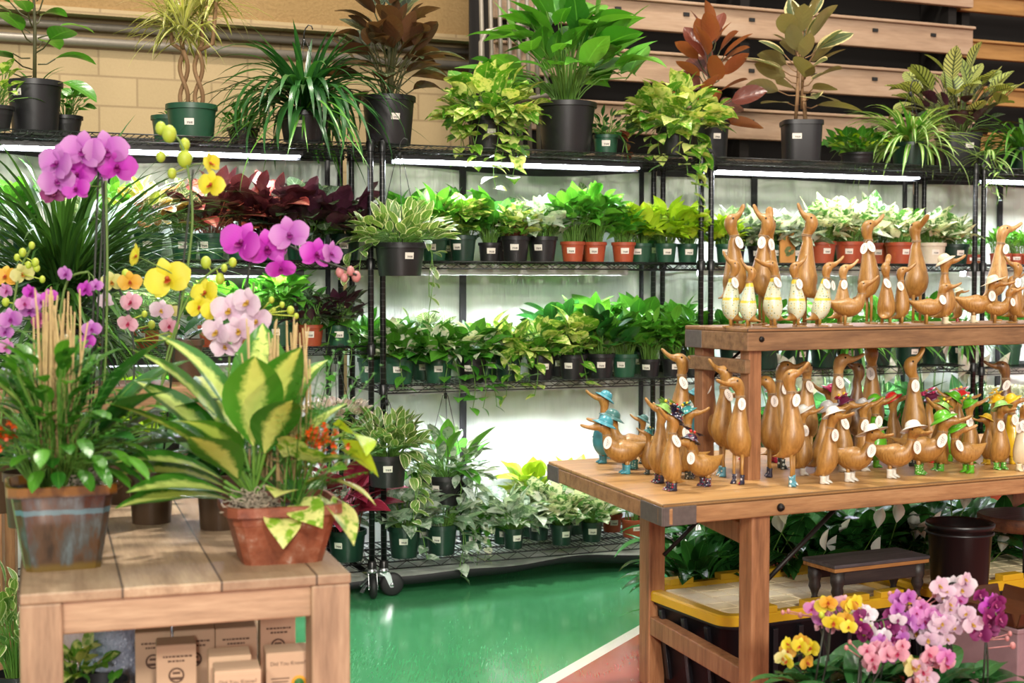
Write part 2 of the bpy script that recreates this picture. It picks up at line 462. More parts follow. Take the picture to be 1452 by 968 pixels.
def rack(s, shelves, label, lights, wh):
    root = empty('wire_rack', R0 + E * s, ROWANG, label, 'shelving rack')
    for z in shelves:
        o = bpy.data.objects.new('shelf', SHELF); COL.objects.link(o); o.parent = root; o.location = (0, 0, z)
    for i, (x, y) in enumerate(((0, 0), (RL, 0), (0, RD), (RL, RD))):
        o = bpy.data.objects.new('post', POST); COL.objects.link(o); o.parent = root; o.location = (x, y, 0)
        caster(root, x, y, {0: -.25, 1: -1.75, 2: .5, 3: 2.6}[i])
    for z, wz in lights:
        l = empty('led_grow_light', R0 + E * (s + .08) + N * (.10 if z > 1.8 or s < -1 else .24) + V((0, 0, z - (.034 if z > 1.8 or s < -1 else .012))), ROWANG,
                  'LED grow light bar under the %s of the %s' % (wz, wh), 'grow light', 'grow light bars under the rack shelves')
        h = MB(); L = 1.18
        h.box((L / 2, .0, -.010), (L, .044, .018)); lp = .036 if z > 1.8 or s < -1 else .044; hm = housing if z > 1.8 or s < -1 else housing2; h.box((L / 2, .0255, -lp / 2), (L, .006, lp))
        if z < 1.8: h.box((L / 2, -.0235, -.022 if s > -1 else -.013), (L, .004, .044 if s > -1 else .026))
        h.build('housing', hm, l, False)
        MB().box((L / 2, -.004, -.0215), (L - .02, .016, .006)).build('tube', ledm, l, False)
        for x in (.1, L - .1): MB().box((x, 0, .001), (.02, .02, .006)).build('clip', housing, l, False)
    return root
Z1, Z2, Z3, Z4 = 1.894, 1.408, .884, .142
GAP = .052
rack(-RL - GAP, [Z1, Z2, 1.052, Z4], 'black wire rack on the far side of the potted orchids, holding red foliage plants', [(Z1, 'top shelf'), (Z2, 'second shelf'), (1.052, 'third shelf')], 'rack behind the orchids')
rack(0, [Z1, Z2, Z3, Z4], 'black wire rack on casters standing on the open green floor', [(Z1, 'top shelf'), (Z2, 'second shelf'), (Z3, 'third shelf')], 'rack on the open green floor')
rack(RL + GAP, [Z1, Z2, Z3 + .02, Z4], 'black wire rack standing behind the table of wooden ducks', [(Z1, 'top shelf'), (Z2, 'second shelf'), (Z3 + .02, 'third shelf')], 'rack behind the duck table')
rack(2 * (RL + GAP), [Z1, Z2, Z3, Z4], 'black wire rack cut by the edge of view, holding small red seedling pots', [(Z1, 'top shelf'), (Z2, 'second shelf'), (Z3, 'third shelf')], 'last rack beyond the ducks')

# ------------------------------------------------------------------ white reflective sheets behind the racks
k = NT('white reflective sheet'); nz = k.noise(k.coord('Object', (6, 1, .7)), 2.2, 4, .55); nz2 = k.noise(k.coord(), 9, 4)
k.col(k.mix(nz, rgb('#c6d0c4'), rgb('#dde3da'))); k.set(Roughness=.38, Specular_IOR_Level=.55)
k.bump(k.math('ADD', nz, k.math('MULTIPLY', nz2, .35)), .55, .03); sheetm = k.m
hemm = plain('black fabric hem', '#17161a', .6)
def sheet(s, label, seed):
    root = empty('reflective_sheet', R0 + E * s + N * (RD + .045), ROWANG, label, 'backdrop sheet', None)
    rng = random.Random(seed); nx, L = 40, RL + .02
    ph = [rng.uniform(0, 6) for _ in range(4)]
    def off(x, z): return .006 * math.sin(x * 9 + ph[0] + z * .8) + .005 * math.sin(x * 23 + ph[1] - z * 2) + .004 * math.sin(z * 5 + ph[2])
    def sag(x): return .012 * math.sin(x * 4 + ph[3]) - .02 * math.sin(pi * x / L)
    rows = [0.12, .3, .5, .7, .9, 1.1, 1.3, 1.5, 1.7, 1.875]
    m = MB(); vs = []; fs = []
    prof_ = [('f', -.47), ('f', -.30), ('f', -.1)] + [('w', z) for z in rows]
    for kind, q in prof_:
        for i in range(nx + 1):
            x = -.01 + L * i / nx
            if kind == 'f': vs.append((x, q + .02 * math.sin(x * 5 + ph[0]), .086 + .006 * math.sin(x * 11 + ph[1]) + .01 * math.sin(x * 4 + ph[2]) - .015 * (x / L)))
            else: vs.append((x, off(x, q), q + (sag(x) if q == rows[-1] else 0)))
    n1 = nx + 1
    for j in range(len(prof_) - 1):
        for i in range(nx): fs.append((j * n1 + i, j * n1 + i + 1, (j + 1) * n1 + i + 1, (j + 1) * n1 + i))
    m.add(vs, fs); m.build('sheet', sheetm, root)
    m = MB(); m.add([(-.01 + L * i / nx, off(-.01 + L * i / nx, .12), z) for z in (.003, .12) for i in range(n1)], [(i, i + 1, n1 + i + 1, n1 + i) for i in range(nx)]); m.build('lower_flap', sheetm, root)
    m = MB(); vs = []; fs = []                      # black header along the top
    for z, e in ((1.852, .0), (1.93, 0.0)):
        for i in range(nx + 1):
            x = -.01 + L * i / nx; vs.append((x, off(x, 1.875) - .004, z + (sag(x) if z < 1.9 else 0)))
    for i in range(nx): fs.append((i, i + 1, n1 + i + 1, n1 + i))
    m.add(vs, fs); m.build('header_hem', hemm, root)
    m = MB(); vs = []; fs = []                      # black hem along the floor
    for k_ in (0, 1, 2):
        for i in range(nx + 1):
            x = -.01 + L * i / nx; y = -.47 + .02 * math.sin(x * 5 + ph[0]); z = .086 + .006 * math.sin(x * 11 + ph[1]) + .01 * math.sin(x * 4 + ph[2]) - .015 * (x / L)
            dip = .028 + .012 * abs(math.sin(x * 3.1 + ph[2]))
            vs.append([(x, y, z + .001), (x, y - .008, z - dip * .5), (x, y + .02, z - dip)][k_])
    for j in (0, 1):
        for i in range(nx): fs.append((j * n1 + i, j * n1 + i + 1, (j + 1) * n1 + i + 1, (j + 1) * n1 + i))
    m.add(vs, fs); m.build('floor_hem', hemm, root)
    for x in (RL / 2 - .22,):
        m = MB().box((x, -.012, .98), (.030, .012, 1.80)); m.build('seam_strip', hemm, root, False)
    m = MB().tube([(RL - .05, -.015, .1), (RL - .05, -.015, 1.86)], .012, 8); m.build('frame_pole', hemm, root)
WHS = ['white reflective sheet hung behind the rack of red foliage plants', 'white reflective sheet hung behind the rack on the open green floor', 'white reflective sheet hung behind the rack near the wooden ducks', 'white reflective sheet hung behind the last rack at the edge of view']
for i in range(4): sheet((i - 1) * (RL + GAP), WHS[i], 11 + i)

# ------------------------------------------------------------------ duck table
twood = wood('warm oiled table wood', '#c89c62', '#a37a48', '#d8b47c', 0, 1.2, .42, planks=7, plank_axis=1)
twoodf = wood('warm oiled rail wood', '#b08458', '#845e3e', '#c49a6c', 0, 1.4, .5)
tleg = wood('red brown leg wood', '#a8754e', '#7e5436', '#bd8c62', 2, 1.3, .5)
bracket = plain('dull grey steel bracket', '#6e6560', .5, .55, var=.3, scale=60)
iron = plain('blackened iron', '#1f1b19', .45, .6)
TZ = .73
A = onz(940, 715, TZ); B_ = onz(777, 653.5, TZ); C_ = onz(1452, 673, TZ)
te = (C_ - A).normalized(); ta = math.atan2(te.y, te.x); tn = V((-te.y, te.x, 0))
root = empty('display_table', V((A.x, A.y, 0)), ta, 'long brown wooden table crowded with carved wooden ducks, grey steel corner plates', 'table')
Bl = B_ - V((A.x, A.y, TZ)); bx, by = Bl.dot(te), Bl.dot(tn)        # far corner in table coordinates
TL = 2.35
m = MB(); q = [V((0, 0, 0)), V((TL, 0, 0)), V((TL, by, 0)), V((bx, by, 0))]
m.hexa([p + V((0, 0, TZ - .011)) for p in q], [p + V((0, 0, TZ)) for p in q]); m.build('table_top', twood, root, False, .003)
ed = V((bx, by, 0)).normalized()
def rail(a, b, th, z0, z1, mat, name):
    a = V(a); b = V(b); d = (b - a).normalized(); nn = V((-d.y, d.x, 0)) * th
    MB().hexa([p + V((0, 0, z0)) for p in (a, b, b + nn, a + nn)], [p + V((0, 0, z1)) for p in (a, b, b + nn, a + nn)]).build(name, mat, root, False, .004)
rail((.001, .001, 0), (TL, .001, 0), .03, TZ - .058, TZ - .011, twoodf, 'front_apron')
rail((bx, by, 0), (.0, .0, 0), .03, TZ - .058, TZ - .011, twoodf, 'end_apron')
rail((TL, by - .001, 0), (bx, by - .001, 0), .03, TZ - .058, TZ - .011, twoodf, 'back_apron')
def plate(a, d, L, nn, name='corner_plate'):
    a = V(a); d = V(d).normalized(); nn = V(nn).normalized() * .003
    MB().hexa([p + V((0, 0, TZ - .0595)) for p in (a - nn, a + d * L - nn, a + d * L + nn, a + nn)], [p + V((0, 0, TZ - .009)) for p in (a - nn, a + d * L - nn, a + d * L + nn, a + nn)]).build(name, bracket, root, False, .001)
plate((0, 0, 0), (1, 0, 0), .105, (0, 1, 0)); plate((0, 0, 0), ed, .15, (ed.y, -ed.x, 0))
plate((bx, by, 0), -ed, .11, (ed.y, -ed.x, 0))
def tl(p): r = p - V((A.x, A.y, 0)); return V((r.dot(te), r.dot(tn), 0))
legF = tl(V((onz(1076, 968, .0).x, 0, 0)));
pf = ony(1077, 740, 3.90); pr_ = ony(925, 740, 4.60)
legF, legR = tl(V((pf.x, pf.y, 0))), tl(V((pr_.x, pr_.y, 0)))
legF.y = max(legF.y, .05)
for dx in (0, 1.6):
    for lp in (legF, legR):
        MB().box((lp.x + dx, lp.y, (TZ - .058) / 2), (.062, .062, TZ - .058)).build('leg', tleg, root, False, .004)
    MB().bar((legF.x + dx, legF.y, .20), (legR.x + dx, legR.y, .20), .045, .06).build('stretcher', tleg, root, False, .004)
    MB().bar((legF.x + dx, legF.y, TZ - .12), (legR.x + dx, legR.y, TZ - .085), .045, .06).build('top_stretcher', tleg, root, False, .004)
for lp, y in ((legF, legF.y + .04), (legR, legR.y - .04)):
    MB().tube([(lp.x + .02, y, TZ - .30), (lp.x + .33, y, TZ - .06)], .007, 8).build('brace', iron, root)
MB().lathe([(.001, .012), (.008, .010), (.011, .004), (.012, 0)], 12, (legF.x + .05, -.001, TZ - .035), Matrix.Rotation(pi / 2, 3, 'X')).build('bolt', iron, root)

# raised shelf on the table
RZ = 1.184
rwood = wood('grey brown raised shelf wood', '#94704c', '#694c34', '#ab8660', 0, 1.4, .6)
rtop = wood('raised shelf top wood', '#a67c52', '#7a5736', '#ba9266', 0, 1.2, .5, planks=9, plank_axis=1)
G = onz(1060, 465.5, RZ)
ra = ta
gl = V((G.x, G.y, TZ)); root = empty('raised_shelf', gl, ra, 'dark wooden shelf on legs standing on the duck table, carrying a row of ducks', 'shelf')
SL, SD, SH = 1.75, .335, RZ - TZ
MB().box((SL / 2, SD / 2, SH - .006), (SL, SD, .012)).build('shelf_top', rtop, root, False, .003)
MB().box((SL / 2, .012, SH - .040), (SL, .024, .056)).build('front_apron', rwood, root, False, .003)
MB().box((.012, SD / 2 , SH - .040), (.024, SD - .05, .056)).build('end_apron', rwood, root, False, .003)
MB().box((SL / 2, SD - .012, SH - .040), (SL, .024, .056)).build('back_apron', rwood, root, False, .003)
MB().box((.012, SD - .05, SH - .040), (.027, .09, .054)).build('corner_plate', bracket, root, False, .001)
MB().lathe([(.001, .006), (.008, .005), (.009, 0)], 12, (.05, -.0, SH - .033), Matrix.Rotation(pi / 2, 3, 'X')).build('bolt', iron, root)
for x in (.045, SL - .1):
    for y in (.045, SD - .045):
        MB().box((x, y, (SH - .068) / 2), (.046, .046, SH - .054)).build('leg', tleg, root, False, .003)
    MB().bar((x - .028, .02, SH - .115), (x - .028, SD - .01, SH - .115), .02, .042).build('crossbar', rwood, root, False, .003)
MB().tube([(.07, SD - .045, SH - .17), (.22, SD - .045, SH - .055)], .005, 8).build('brace', iron, root)

# ------------------------------------------------------------------ near table with orchids
LZ = .72
nA, nB = onz(498, 812, LZ), onz(25, 843, LZ)
le = (nA - nB); LW = le.length; le.normalize(); la = math.atan2(le.y, le.x); lnn = V((-le.y, le.x, 0))
lwood = wood('pale weathered plank wood', '#c2a686', '#8f755c', '#dac3a2', 1, .9, .55, planks=5.2, plank_axis=0)
llegw = wood('weathered table leg wood', '#b89a7c', '#8a715a', '#cfb594', 2, 1.0, .6)
lapr = wood('weathered table apron wood', '#c6a888', '#977c62', '#dabf9e', 0, 1.0, .6)
root = empty('plank_table', V((nB.x, nB.y, 0)), la, 'weathered pale plank table carrying the potted orchids and two planted bowls', 'table')
LD = 1.45
MB().box((LW / 2, LD / 2, LZ - .011), (LW, LD, .022)).build('table_top', lwood, root, False, .004)
for x in (.042, LW - .042):
    for y in (.042, LD - .042): MB().box((x, y, (LZ - .022) / 2), (.08, .08, LZ - .022)).build('leg', llegw, root, False, .005)
MB().box((LW / 2, .035, LZ - .055), (LW - .16, .04, .066)).build('front_apron', lapr, root, False, .004)
MB().box((LW / 2, LD - .035, LZ - .055), (LW - .16, .04, .066)).build('back_apron', lapr, root, False, .004)
for x in (.035, LW - .035): MB().box((x, LD / 2, LZ - .055), (.04, LD - .16, .066)).build('side_apron', lapr, root, False, .004)
MB().box((LW / 2, LD / 2, .315), (LW - .02, LD - .1, .03)).build('lower_shelf', lwood, root, False, .004)
# ================================================================== carved wooden ducks
def duckwood(name, ca, cb, cc, rough=.4):
    k = NT(name)
    oi = k.n('ShaderNodeObjectInfo').outputs['Random']
    co = k.coord('Object', (14, 14, 2.2))
    f = k.noise(co, 2.2, 5, .62); f2 = k.noise(k.coord('Object', (60, 60, 6)), 3, 3, .6)
    c = k.ramp(f, [(.28, rgb(cb)), (.52, rgb(ca)), (.75, rgb(cc))])
    c = k.mix(k.math('MULTIPLY', f2, .5), c, rgb(cb), 'MULTIPLY')
    c = k.mix(k.math('MULTIPLY', oi, .35), c, rgb(cb))
    k.col(c); k.set(Roughness=rough, Coat_Weight=.25, Coat_Roughness=.25); k.bump(f2, .12, .01)
    return k.m
DW = {'gold': duckwood('golden carved wood', '#ba8a45', '#8c642a', '#cca058'),
      'pale': duckwood('pale carved wood', '#d2a868', '#a87c44', '#e2be86'),
      'dark': duckwood('dark carved wood', '#7d5630', '#4d321c', '#96703f')}
def paint(name, c, rough=.28): return plain(name, c, rough, var=.06, coat=.4)
PT = {n: paint(n + ' glossy paint', c) for n, c in dict(teal='#3f8d9b', green='#58a51c', yellow='#e6bd1e', white='#dcd8cc', red='#c9271f', pink='#c2185b', navy='#23234a', grey='#a9a6a4', cream='#ddd0ae', palegreen='#86b45a', darkteal='#3b6a66', plum='#5a2038').items()}
def dots(name, c, d, scale=30, r=.32, d2=None):
    k = NT(name); vo = k.n('ShaderNodeTexVoronoi'); k.L.new(k.coord(), vo.inputs['Vector']); vo.inputs['Scale'].default_value = scale; vo.inputs['Randomness'].default_value = .45
    m = k.math('LESS_THAN', vo.outputs['Distance'], r)
    dc = rgb(d)
    if d2:
        sp_ = k.n('ShaderNodeSeparateColor'); k.L.new(vo.outputs['Color'], sp_.inputs[0]); dc = k.mix(k.math('GREATER_THAN', sp_.outputs[0], .5), rgb(d), rgb(d2))
    k.col(k.mix(m, rgb(c), dc)); k.set(Roughness=.28, Coat_Weight=.4); return k.m
PT['teal dots'] = dots('teal paint with white dots', '#5795a5', '#eef2ec', 26, .34)
PT['navy floral'] = dots('navy paint with red and white flowers', '#1d1c33', '#d9d6de', 28, .33, '#b3203a')
PT['dark dots'] = dots('dark paint with pale dots', '#33403a', '#d9ded2', 28, .33)
PT['green dots'] = dots('green paint with pale dots', '#4f9a2c', '#cfe2b4', 26, .30)
PT['red dots'] = dots('red paint with white dots', '#b3161f', '#f0e6e2', 26, .32)
PT['teal floral'] = dots('teal paint with pale flowers', '#3e8f8c', '#bfe0cf', 22, .30)
k = NT('speckled pale suit paint'); vo = k.n('ShaderNodeTexVoronoi'); k.L.new(k.coord(), vo.inputs['Vector']); vo.inputs['Scale'].default_value = 27; vo.inputs['Randomness'].default_value = .5
sepc = k.n('ShaderNodeSeparateColor'); k.L.new(vo.outputs['Color'], sepc.inputs[0])
dc = k.mix(k.math('GREATER_THAN', sepc.outputs[0], .55), rgb('#c9b23a'), rgb('#5a7a5c'))
c = k.mix(k.math('LESS_THAN', vo.outputs['Distance'], .27), rgb('#c9cfb2'), dc)
sepz = k.n('ShaderNodeSeparateXYZ'); k.L.new(k.coord(), sepz.inputs[0])
belt = k.math('LESS_THAN', k.math('ABSOLUTE', k.math('SUBTRACT', sepz.outputs[2], .40)), .018)
neck = k.math('GREATER_THAN', sepz.outputs[2], .635)
k.col(k.mix(neck, k.mix(belt, c, rgb('#d8c33c')), rgb('#d8c33c'))); k.set(Roughness=.35, Coat_Weight=.3); suitm = k.m
twine = plain('natural twine', '#a98e6e', .8)
eyem = plain('black bead', '#0d0b0a', .2)
k = NT('oval paper tag'); uv = k.n('ShaderNodeUVMap').outputs[0]; sep = k.n('ShaderNodeSeparateXYZ'); k.L.new(uv, sep.inputs[0])
wv = k.math('MULTIPLY', k.math('SINE', k.math('MULTIPLY', sep.outputs[1], 42.)), .07)
ln_ = k.math('LESS_THAN', k.math('ABSOLUTE', k.math('SUBTRACT', k.math('SUBTRACT', sep.outputs[0], .47), wv)), .035)
rg = k.math('MULTIPLY', k.math('LESS_THAN', k.math('ABSOLUTE', k.math('SUBTRACT', sep.outputs[1], .5)), .27), ln_)
ln2 = k.math('MULTIPLY', k.math('LESS_THAN', k.math('ABSOLUTE', k.math('SUBTRACT', sep.outputs[0], .66)), .02), k.math('LESS_THAN', k.math('ABSOLUTE', k.math('SUBTRACT', sep.outputs[1], .48)), .16))
k.col(k.mix(k.math('MAXIMUM', rg, ln2), rgb('#e3d9cd'), rgb('#4a3a3c'))); k.set(Roughness=.6); tagm = k.m

# sagittal profiles: (x, z, half width, half depth); the head starts at index 'h'
TALL = dict(pts=[(-.150, .235, .004, .004), (-.105, .245, .030, .016), (-.055, .27, .070, .050), (-.012, .32, .098, .088), (.008, .39, .105, .102), (.012, .46, .095, .096), (.008, .54, .076, .078), (.002, .62, .056, .058), (-.004, .69, .040, .042), (-.006, .745, .031, .033), (-.003, .79, .029, .031)],
            head=[(.006, .83, .035, .038), (.030, .872, .043, .044), (.062, .888, .042, .041), (.092, .885, .033, .031), (.115, .878, .025, .018), (.15, .878, .024, .010), (.19, .888, .026, .008), (.222, .902, .021, .007), (.238, .910, .008, .004)],
            leg=(.012, .045, .24), coat=(3, 9))
SHORT = dict(pts=[(-.20, .10, .004, .004), (-.14, .105, .035, .016), (-.075, .125, .085, .050), (-.02, .17, .125, .100), (.012, .26, .138, .132), (.018, .36, .126, .128), (.012, .46, .103, .106), (.004, .55, .078, .081), (-.004, .63, .056, .059), (-.006, .69, .043, .046), (-.003, .74, .041, .044)],
             head=[(.008, .79, .048, .053), (.040, .845, .060, .062), (.085, .866, .058, .057), (.125, .862, .046, .043), (.158, .852, .035, .025), (.205, .852, .034, .014), (.262, .866, .036, .011), (.305, .885, .030, .010), (.328, .897, .011, .006)],
             leg=(.01, .062, .14), coat=(3, 9))
WALK = dict(pts=[(-.66, .60, .006, .004), (-.58, .575, .06, .022), (-.44, .52, .13, .075), (-.27, .455, .195, .155), (-.08, .42, .235, .215), (.10, .425, .235, .220), (.235, .475, .195, .175), (.315, .555, .140, .125), (.355, .64, .098, .095), (.372, .71, .078, .078), (.380, .76, .074, .076)],
            head=[(.395, .81, .082, .088), (.44, .868, .100, .100), (.51, .892, .098, .094), (.58, .888, .078, .07), (.63, .875, .058, .042), (.71, .872, .055, .022), (.80, .888, .058, .018), (.87, .91, .048, .015), (.905, .925, .016, .008)],
            leg=(.0, .085, .26), coat=(3, 8))
WALK['pts'] = [(x * .84 + .06, z, a, b) for x, z, a, b in WALK['pts']]; WALK['head'] = [(x - .0, z, a, b) for x, z, a, b in WALK['head']]
WALK['head'] = [(WALK['pts'][-1][0] + (x - .380) * .95, z, a, b) for x, z, a, b in WALK['head']]
def smooth_path(P, sub=2):
    out = []; n = len(P)
    for i in range(n - 1):
        p0, p1, p2, p3 = P[max(i - 1, 0)], P[i], P[i + 1], P[min(i + 2, n - 1)]
        for s in range(sub):
            t = s / sub
            out.append(tuple(.5 * (2 * b + (c - a) * t + (2 * a - 5 * b + 4 * c - d) * t * t + (3 * b - a - 3 * c + d) * t ** 3) for a, b, c, d in zip(p0, p1, p2, p3)))
    out.append(P[-1]); return out
def flower_blob(mb, c, r, rng, n=5):
    c = V(c)
    for i in range(n):
        a = rng.uniform(0, 2 * pi); q = c + V((math.cos(a) * r * .75, math.sin(a) * r * .75, rng.uniform(0, r * .6)))
        for j in range(5):
            b = j * 2 * pi / 5 + a
            leaf(mb, q, V((math.cos(b), math.sin(b), .7)), r * .62, r * .6, 'round', .5, .1, n=3)
        mb.ball(q + V((0, 0, r * .12)), r * .16, 6, 4)
NDUCK = 0
def duck(pos, height, yaw, typ='short', label='', group=None, hat=None, boots=None, coat=None, suit=False, woodc='gold', pitch=0.0, hyaw=0.0, tagside=1, tags=1, lean=0.0, feet=True, belt=False, chest=None, wide=1.0, headc=None):
    """pitch lifts the head (rad), hyaw turns it; yaw 0 = facing along +x"""
    global NDUCK; NDUCK += 1
    rng = random.Random(NDUCK * 7 + 3)
    S = {'tall': TALL, 'short': SHORT, 'walk': WALK}[typ]
    top = .93
    root = empty('wooden_duck', pos, yaw, label, 'duck figurine', group or 'carved wooden ducks on the duck table', height / top)
    piv = V((S['pts'][-1][0], 0, S['pts'][-1][1]))
    raw = [tuple(p) for p in S['pts']]; nb = len(raw)
    fat = {'tall': 1.30, 'short': 1.16, 'walk': 1.12}[typ]
    for i in (nb - 4, nb - 3, nb - 2, nb - 1):
        g = 1 + (fat - 1) * (i - nb + 5) / 4; raw[i] = (raw[i][0], raw[i][1], raw[i][2] * g, raw[i][3] * g)
    for i, q in enumerate(S['head']):
        bl = min(1, max(0, i - 3) / 2)
        raw.append((q[0] * (1 + .0 * bl), q[1], q[2] * (fat + .12 * bl), q[3] * (fat + .75 * bl)))
    raw = smooth_path(raw, 2); nbs = (nb - 1) * 2
    C = []; Sd = []
    for i, (x, z, rw, rd) in enumerate(raw):
        p = V((x, 0, z)); sdv = V((0, 1, 0))
        if i > nbs - 3:
            t = min(1, (i - (nbs - 3)) / 4); a = pitch * t; q = p - piv
            q = V((q.x * math.cos(a) - q.z * math.sin(a), 0, q.x * math.sin(a) + q.z * math.cos(a)))
            b = hyaw * t; q = V((q.x * math.cos(b), q.x * math.sin(b), q.z)); sdv = V((-math.sin(b), math.cos(b), 0)); p = piv + q
        if lean: p.x += lean * (p.z - .1)
        C.append(p); Sd.append(sdv)
    M = len(C); NR = 14
    def ring(i, grow=0.0, sc=1.0):
        t = (C[min(i + 1, M - 1)] - C[max(i - 1, 0)]).normalized(); sd = Sd[i]; up = t.cross(sd).normalized(); sd = up.cross(t).normalized()
        rw, rd = raw[i][2] * sc * (wide if i < nbs - 2 else 1) + grow, raw[i][3] * sc + grow
        return [C[i] + sd * (math.cos(2 * pi * k_ / NR) * rw) + up * (math.sin(2 * pi * k_ / NR) * rd) for k_ in range(NR)]
    wm = DW[woodc]
    bd = MB().loft([ring(i) for i in range(M)]); bd.build('body', wm, root)
    # eyes
    he = nbs + 6
    for s in (-1, 1):
        t = (C[he + 1] - C[he - 1]).normalized(); sd = Sd[he]; up = t.cross(sd).normalized()
        up = up if up.z > 0 else -up
        MB().ball(C[he] + sd * (s * raw[he][2] * .90) + up * raw[he][3] * .35, raw[he][2] * .16, 8, 5).build('eye', eyem, root)
    if suit or coat:
        a, b = S['coat']; i0, i1 = a * 2 - 1, b * 2
        rs = [ring(i, .004) for i in range(i0, i1 + 1)]
        if coat: rs = [ring(i0, .014)] + rs[1:] + [ring(i1, .012)]
        cm = MB().loft(rs, cap=False); co_ = cm.build('painted_suit' if suit else 'raincoat', suitm if suit else PT[coat], root)
        if coat:
            bt = MB()
            for z in (.34, .44, .54):
                i = min(range(M), key=lambda j: abs(C[j].z - z) if j < nbs else 9)
                bt.ball(C[i] + V((raw[i][3] + .006, .0, 0)), .010, 6, 4)
            bt.build('button', PT['navy'], co_)
    # legs, boots, feet
    lx, ly, lz = S['leg']; bm = None
    bh = {'tall': .085, 'short': .10, 'walk': .17}[typ]; br = {'tall': .020, 'short': .040, 'walk': .060}[typ]
    for s in (-1, 1):
        y = s * ly
        MB().tube([(lx, y, lz + .03), (lx + .004, y, lz * .5 + bh * .3), (lx, y, .02)], [br * .85, br * .62, br * .6], 8).build('leg', wm, root)
        if boots:
            m = MB(); r = br * 1.0
            m.lathe([(r * .95, 0), (r * 1.08, .008), (r * 1.0, bh * .4), (r * .95, bh * .75), (r * 1.12, bh), (r * .9, bh + .001)], 12, (lx, y, 0), capb=True)
            rows = []
            for q in range(6):
                t = q / 5; x = lx + r * .2 + t * r * 1.9; hh = (bh * .42) * (1 - t ** 2.2) + .006; ww = r * 1.02 * (1 - .55 * max(0, t - .5) * 2 * .6)
                rows.append([V((x, y + math.cos(2 * pi * k_ / 10) * ww, max(0, hh * .5 + math.sin(2 * pi * k_ / 10) * hh * .5))) for k_ in range(10)])
            m.loft(rows); m.build('boot', PT[boots], root)
        elif feet:
            m = MB(); r = br * 1.5
            fl_ = [(-.4, .35), (.3, .55), (1.4, 1.15), (1.9, .9), (2.0, 0), (1.9, -.9), (1.4, -1.15), (.3, -.55), (-.4, -.35)]
            pts = [V((lx + u * r, y + v_ * r, 0)) for u, v_ in fl_]; n_ = len(pts)
            m.add([p for p in pts] + [p * 1 + V((0, 0, .016)) for p in pts], [tuple(range(n_)), tuple(range(2 * n_ - 1, n_ - 1, -1))] + [(i, (i + 1) % n_, n_ + (i + 1) % n_, n_ + i) for i in range(n_)])
            m.build('foot', wm, root, False)
    # twine collar and tags
    ni = nbs - 1; nr_ = raw[ni][2] + .004
    t = (C[ni + 1] - C[ni - 1]).normalized()
    if tags or belt:
        q = Matrix((t.orthogonal().normalized(), t.cross(t.orthogonal().normalized()), t)).transposed()
        rad = max(raw[ni][2], raw[ni][3]) + .003
        tt = MB()
        for dz in (-.006, .006):
            tt.tube([C[ni] + q @ V((math.cos(a_) * rad, math.sin(a_) * rad, dz)) for a_ in [2 * pi * i / 14 for i in range(15)]], .0042, 5)
        tt.build('twine_collar', twine, root)
    tg = {'tall': .056, 'short': .082, 'walk': .125}[typ]
    for i in range(tags):
        # hang on the side turned to the aisle
        an = -pi / 2 - yaw + (rng.uniform(-.35, .35) if i == 0 else rng.choice((-1, 1)) * rng.uniform(.6, .9))
        od = V((math.cos(an), math.sin(an), 0)); an += pi / 2
        bulge = max(r_[2] for r_ in raw[:nbs])
        loc = C[ni] + od * (nr_ + bulge * .42 + .012) + V((0, 0, -tg * 1.05 - i * tg * .3))
        tilt = rng.uniform(-.3, .3)
        m = MB(); n_ = 16; hw, hh = tg * .62, tg * 1.0
        ux = V((math.cos(an), math.sin(an), 0)); uz = (V((0, 0, 1)) - od * .38).normalized(); uz = (uz + ux * tilt).normalized(); nn = ux.cross(uz).normalized()
        vs = []; uvs = []
        for lay in (-1, 1):
            for j in range(n_):
                a_ = 2 * pi * j / n_; cx, cz = math.cos(a_), math.sin(a_)
                vs.append(loc + ux * (cx * hw) + uz * (cz * hh) + nn * (.0025 * lay)); uvs.append((.5 + .5 * cx, .5 + .5 * cz))
        m.add(vs, [tuple(range(n_ - 1, -1, -1)), tuple(range(n_, 2 * n_))] + [(j, (j + 1) % n_, n_ + (j + 1) % n_, n_ + j) for j in range(n_)], uvs)
        to = m.build('paper_tag', tagm, root, False)
        MB().tube([C[ni] + od * nr_, (C[ni] + od * nr_ + loc + uz * hh) / 2 + od * .01, loc + uz * hh * .8], .0035, 5).build('tag_string', twine, to)
    # hats
    if hat:
        kind, colr = hat; i = nbs + 5; r0 = raw[nbs + 5][2] * 1.10
        t = (C[i + 1] - C[i - 1]).normalized(); sd = Sd[i]; up = t.cross(sd); up = up if up.z > 0 else -up
        back = (V((0, 0, 1)) * .75 + up.normalized() * .5 - t * .30).normalized()
        xx = sd.cross(back).normalized(); R = Matrix((xx, back.cross(xx), back)).transposed()
        c0 = C[i] + back * (raw[i][3] * .45) - t * r0 * .25
        if kind == 'sun':
            b = r0 * 2.05; pr_ = [(b * .98, -.006), (b, -.002), (b * .80, r0 * .22), (r0 * 1.18, r0 * .42), (r0 * 1.10, r0 * .80), (r0 * .88, r0 * 1.18), (r0 * .50, r0 * 1.38), (.002, r0 * 1.44)]
        elif kind == 'wide':
            b = r0 * 2.4; pr_ = [(b * .98, .004), (b, .010), (b * .7, r0 * .12), (r0 * 1.08, r0 * .30), (r0 * 1.04, r0 * .75), (r0 * .8, r0 * 1.12), (r0 * .4, r0 * 1.22), (.002, r0 * 1.24)]
        else:
            b = r0 * 1.75; pr_ = [(b * .98, -.004), (b, 0), (b * .8, r0 * .2), (r0 * 1.12, r0 * .38), (r0 * 1.0, r0 * .8), (r0 * .6, r0 * 1.12), (.002, r0 * 1.2)]
        ho = MB().lathe(pr_, 20, c0, R).build('hat', PT[colr], root)
